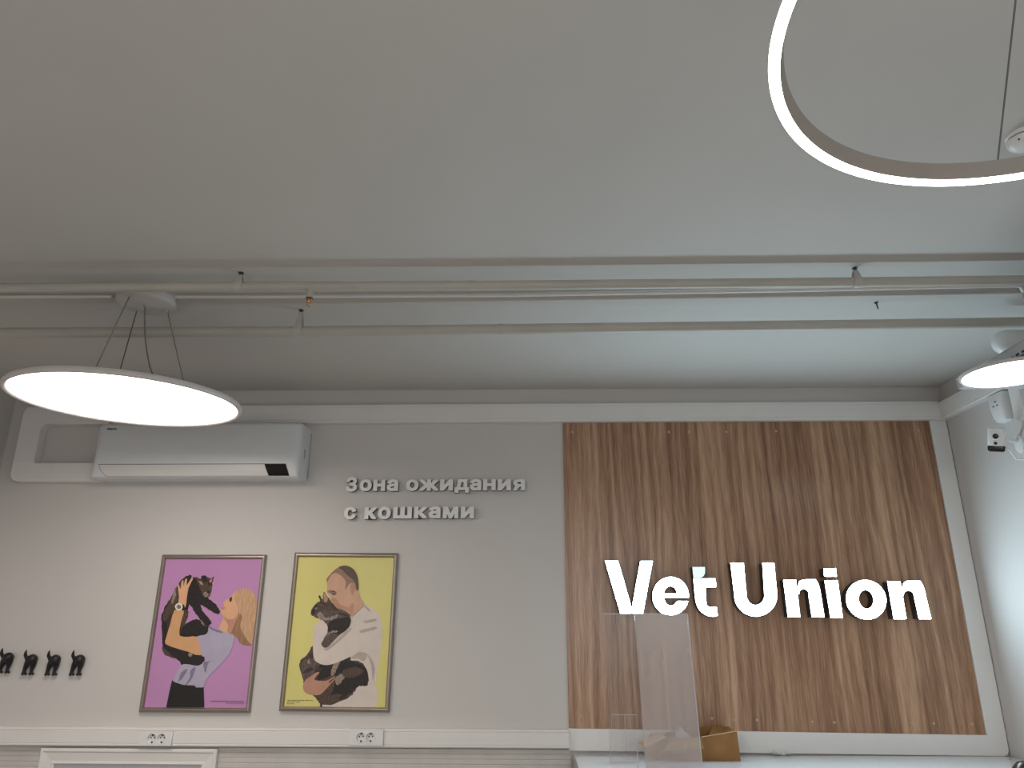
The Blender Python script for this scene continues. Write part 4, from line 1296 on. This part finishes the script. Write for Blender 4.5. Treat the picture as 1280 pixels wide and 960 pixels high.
bm = B((0.0, TK, 0.0), (TK, BDp - TK, ztl * 0.6))
obj('side_wall', bm, CARD, bx)
obj('bottom', B((TK, TK, 0.0), (BW - TK - 0.006, BDp - TK, TK)), CARD, bx)
def flap(name, quad, m):
    bm = bmesh.new()
    v = [bm.verts.new(p) for p in quad]
    f = bm.faces.new(v)
    bm.normal_update()
    n = f.normal.copy()
    r = bmesh.ops.extrude_face_region(bm, geom=[f])
    for g in r['geom']:
        if isinstance(g, bmesh.types.BMVert):
            g.co += n * 0.003
    return obj(name, bm, m, bx)
flap('flap', [(BW - 0.10, BDp - 0.004, ztr + 0.004), (BW - 0.012, BDp - 0.004, ztr), (BW - 0.05, 0.09, ztr - 0.055), (BW - 0.15, 0.09, ztr - 0.05)], CARD)
flap('flap', [(BW - 0.012, 0.01, ztr), (BW - 0.012, BDp - 0.01, ztr), (BW - 0.075, BDp - 0.03, ztr - 0.035), (BW - 0.075, 0.03, ztr - 0.035)], CARD)
flap('flap', [(0.10, 0.0, ztl * 0.92), (BW - 0.20, 0.0, ztl), (BW - 0.20, -0.045, ztl - 0.05), (0.06, -0.05, ztl * 0.92 - 0.055)], CARD)
flap('flap', [(-0.02, 0.02, ztl * 0.45), (0.09, 0.03, ztl * 0.95), (0.07, 0.13, ztl * 1.0), (-0.05, 0.12, ztl * 0.6)], CARDL)
for (pa_, pb_) in (((0.0, -0.001, 0.0), (-0.03, -0.001, ztl * 0.5)), ((BW - 0.20, -0.002, ztl), (BW - 0.008, -0.002, ztr)), ((BW - 0.012, 0.002, ztr), (BW - 0.012, BDp, ztr + 0.001))):
    obj('cut_edge', T([pa_, pb_], 0.0024, 6), CARDL, bx)

def crumple(name, loc, scale, seed, m, label, cat, flat=0.6):
    from mathutils import noise
    bm = bmesh.new()
    bmesh.ops.create_icosphere(bm, subdivisions=4, radius=1.0)
    for v in bm.verts:
        n_ = v.co.normalized()
        k = noise.noise(n_ * 2.3 + Vector((seed, 0, 0))) * 0.45 + abs(noise.noise(n_ * 5.1 + Vector((0, seed, 0)))) * 0.5
        v.co = Vector((n_.x * scale[0], n_.y * scale[1], n_.z * scale[2])) * (0.75 + k)
    zmin = min(v.co.z for v in bm.verts)
    for v in bm.verts:
        v.co.z -= zmin
    o = obj(name, bm, m)
    o.location = loc
    return tag(o, label, cat)
q = at(853, 929, 1, BYF + 0.07)
crumple('plastic_wrap', (q.x, BYF + 0.07, ZD_ + TK + 0.001), (0.05, 0.035, 0.5 * (at(853, 918, 1, BYF + 0.07).z - ZD_)), 2.0, WRAP, 'crumpled clear plastic wrap sticking out of the cardboard box', 'plastic wrap')
q = at(978, 945, 2, ZD_)
crumple('plastic_scrap', (q.x, q.y + 0.02, ZD_), (0.048, 0.022, 0.011), 5.0, PVC, 'small crumpled white plastic scrap on the desk by the rail', 'plastic scrap')

# ------------------------------------------------------------------ dark ornament cut by the lower right corner
q = at(1288, 976, 2, ZD_)
on = thing('ornament', 'dark brown rounded ornament with a gold mark at the lower right corner', 'ornament', loc=(q.x, q.y, ZD_))
zt = at(1280, 951, 1, q.y).z - ZD_
rr = 0.068
obj('body', LA([(0, 0), (rr * 0.8, 0.0), (rr, zt * 0.35), (rr * 0.92, zt * 0.62), (rr * 0.62, zt * 0.9), (rr * 0.3, zt * 0.985), (0, zt)], 36), DBROWN, on, True)
bm = bmesh.new()
pts = []
for k in range(13):
    a_ = 0.6 + k * (2 * PI - 1.2) / 12
    x_, z_ = 0.019 * math.cos(a_), 0.019 * math.sin(a_)
    pts.append((x_ - 0.006, -rr * 0.80, zt * 0.80 + z_))
tube(bm, pts, 0.0045, 8)
g_ = obj('gold_mark', bm, GOLD, on, True)
g_['label'] = 'gold curved mark'
lobe = LA([(0, 0), (0.02, 0.004), (0.026, 0.025), (0.018, 0.045), (0, 0.05)], 20, Matrix.Translation((-rr * 1.0, -0.02, 0)))
obj('side_lobe', lobe, DBROWN, on, True)
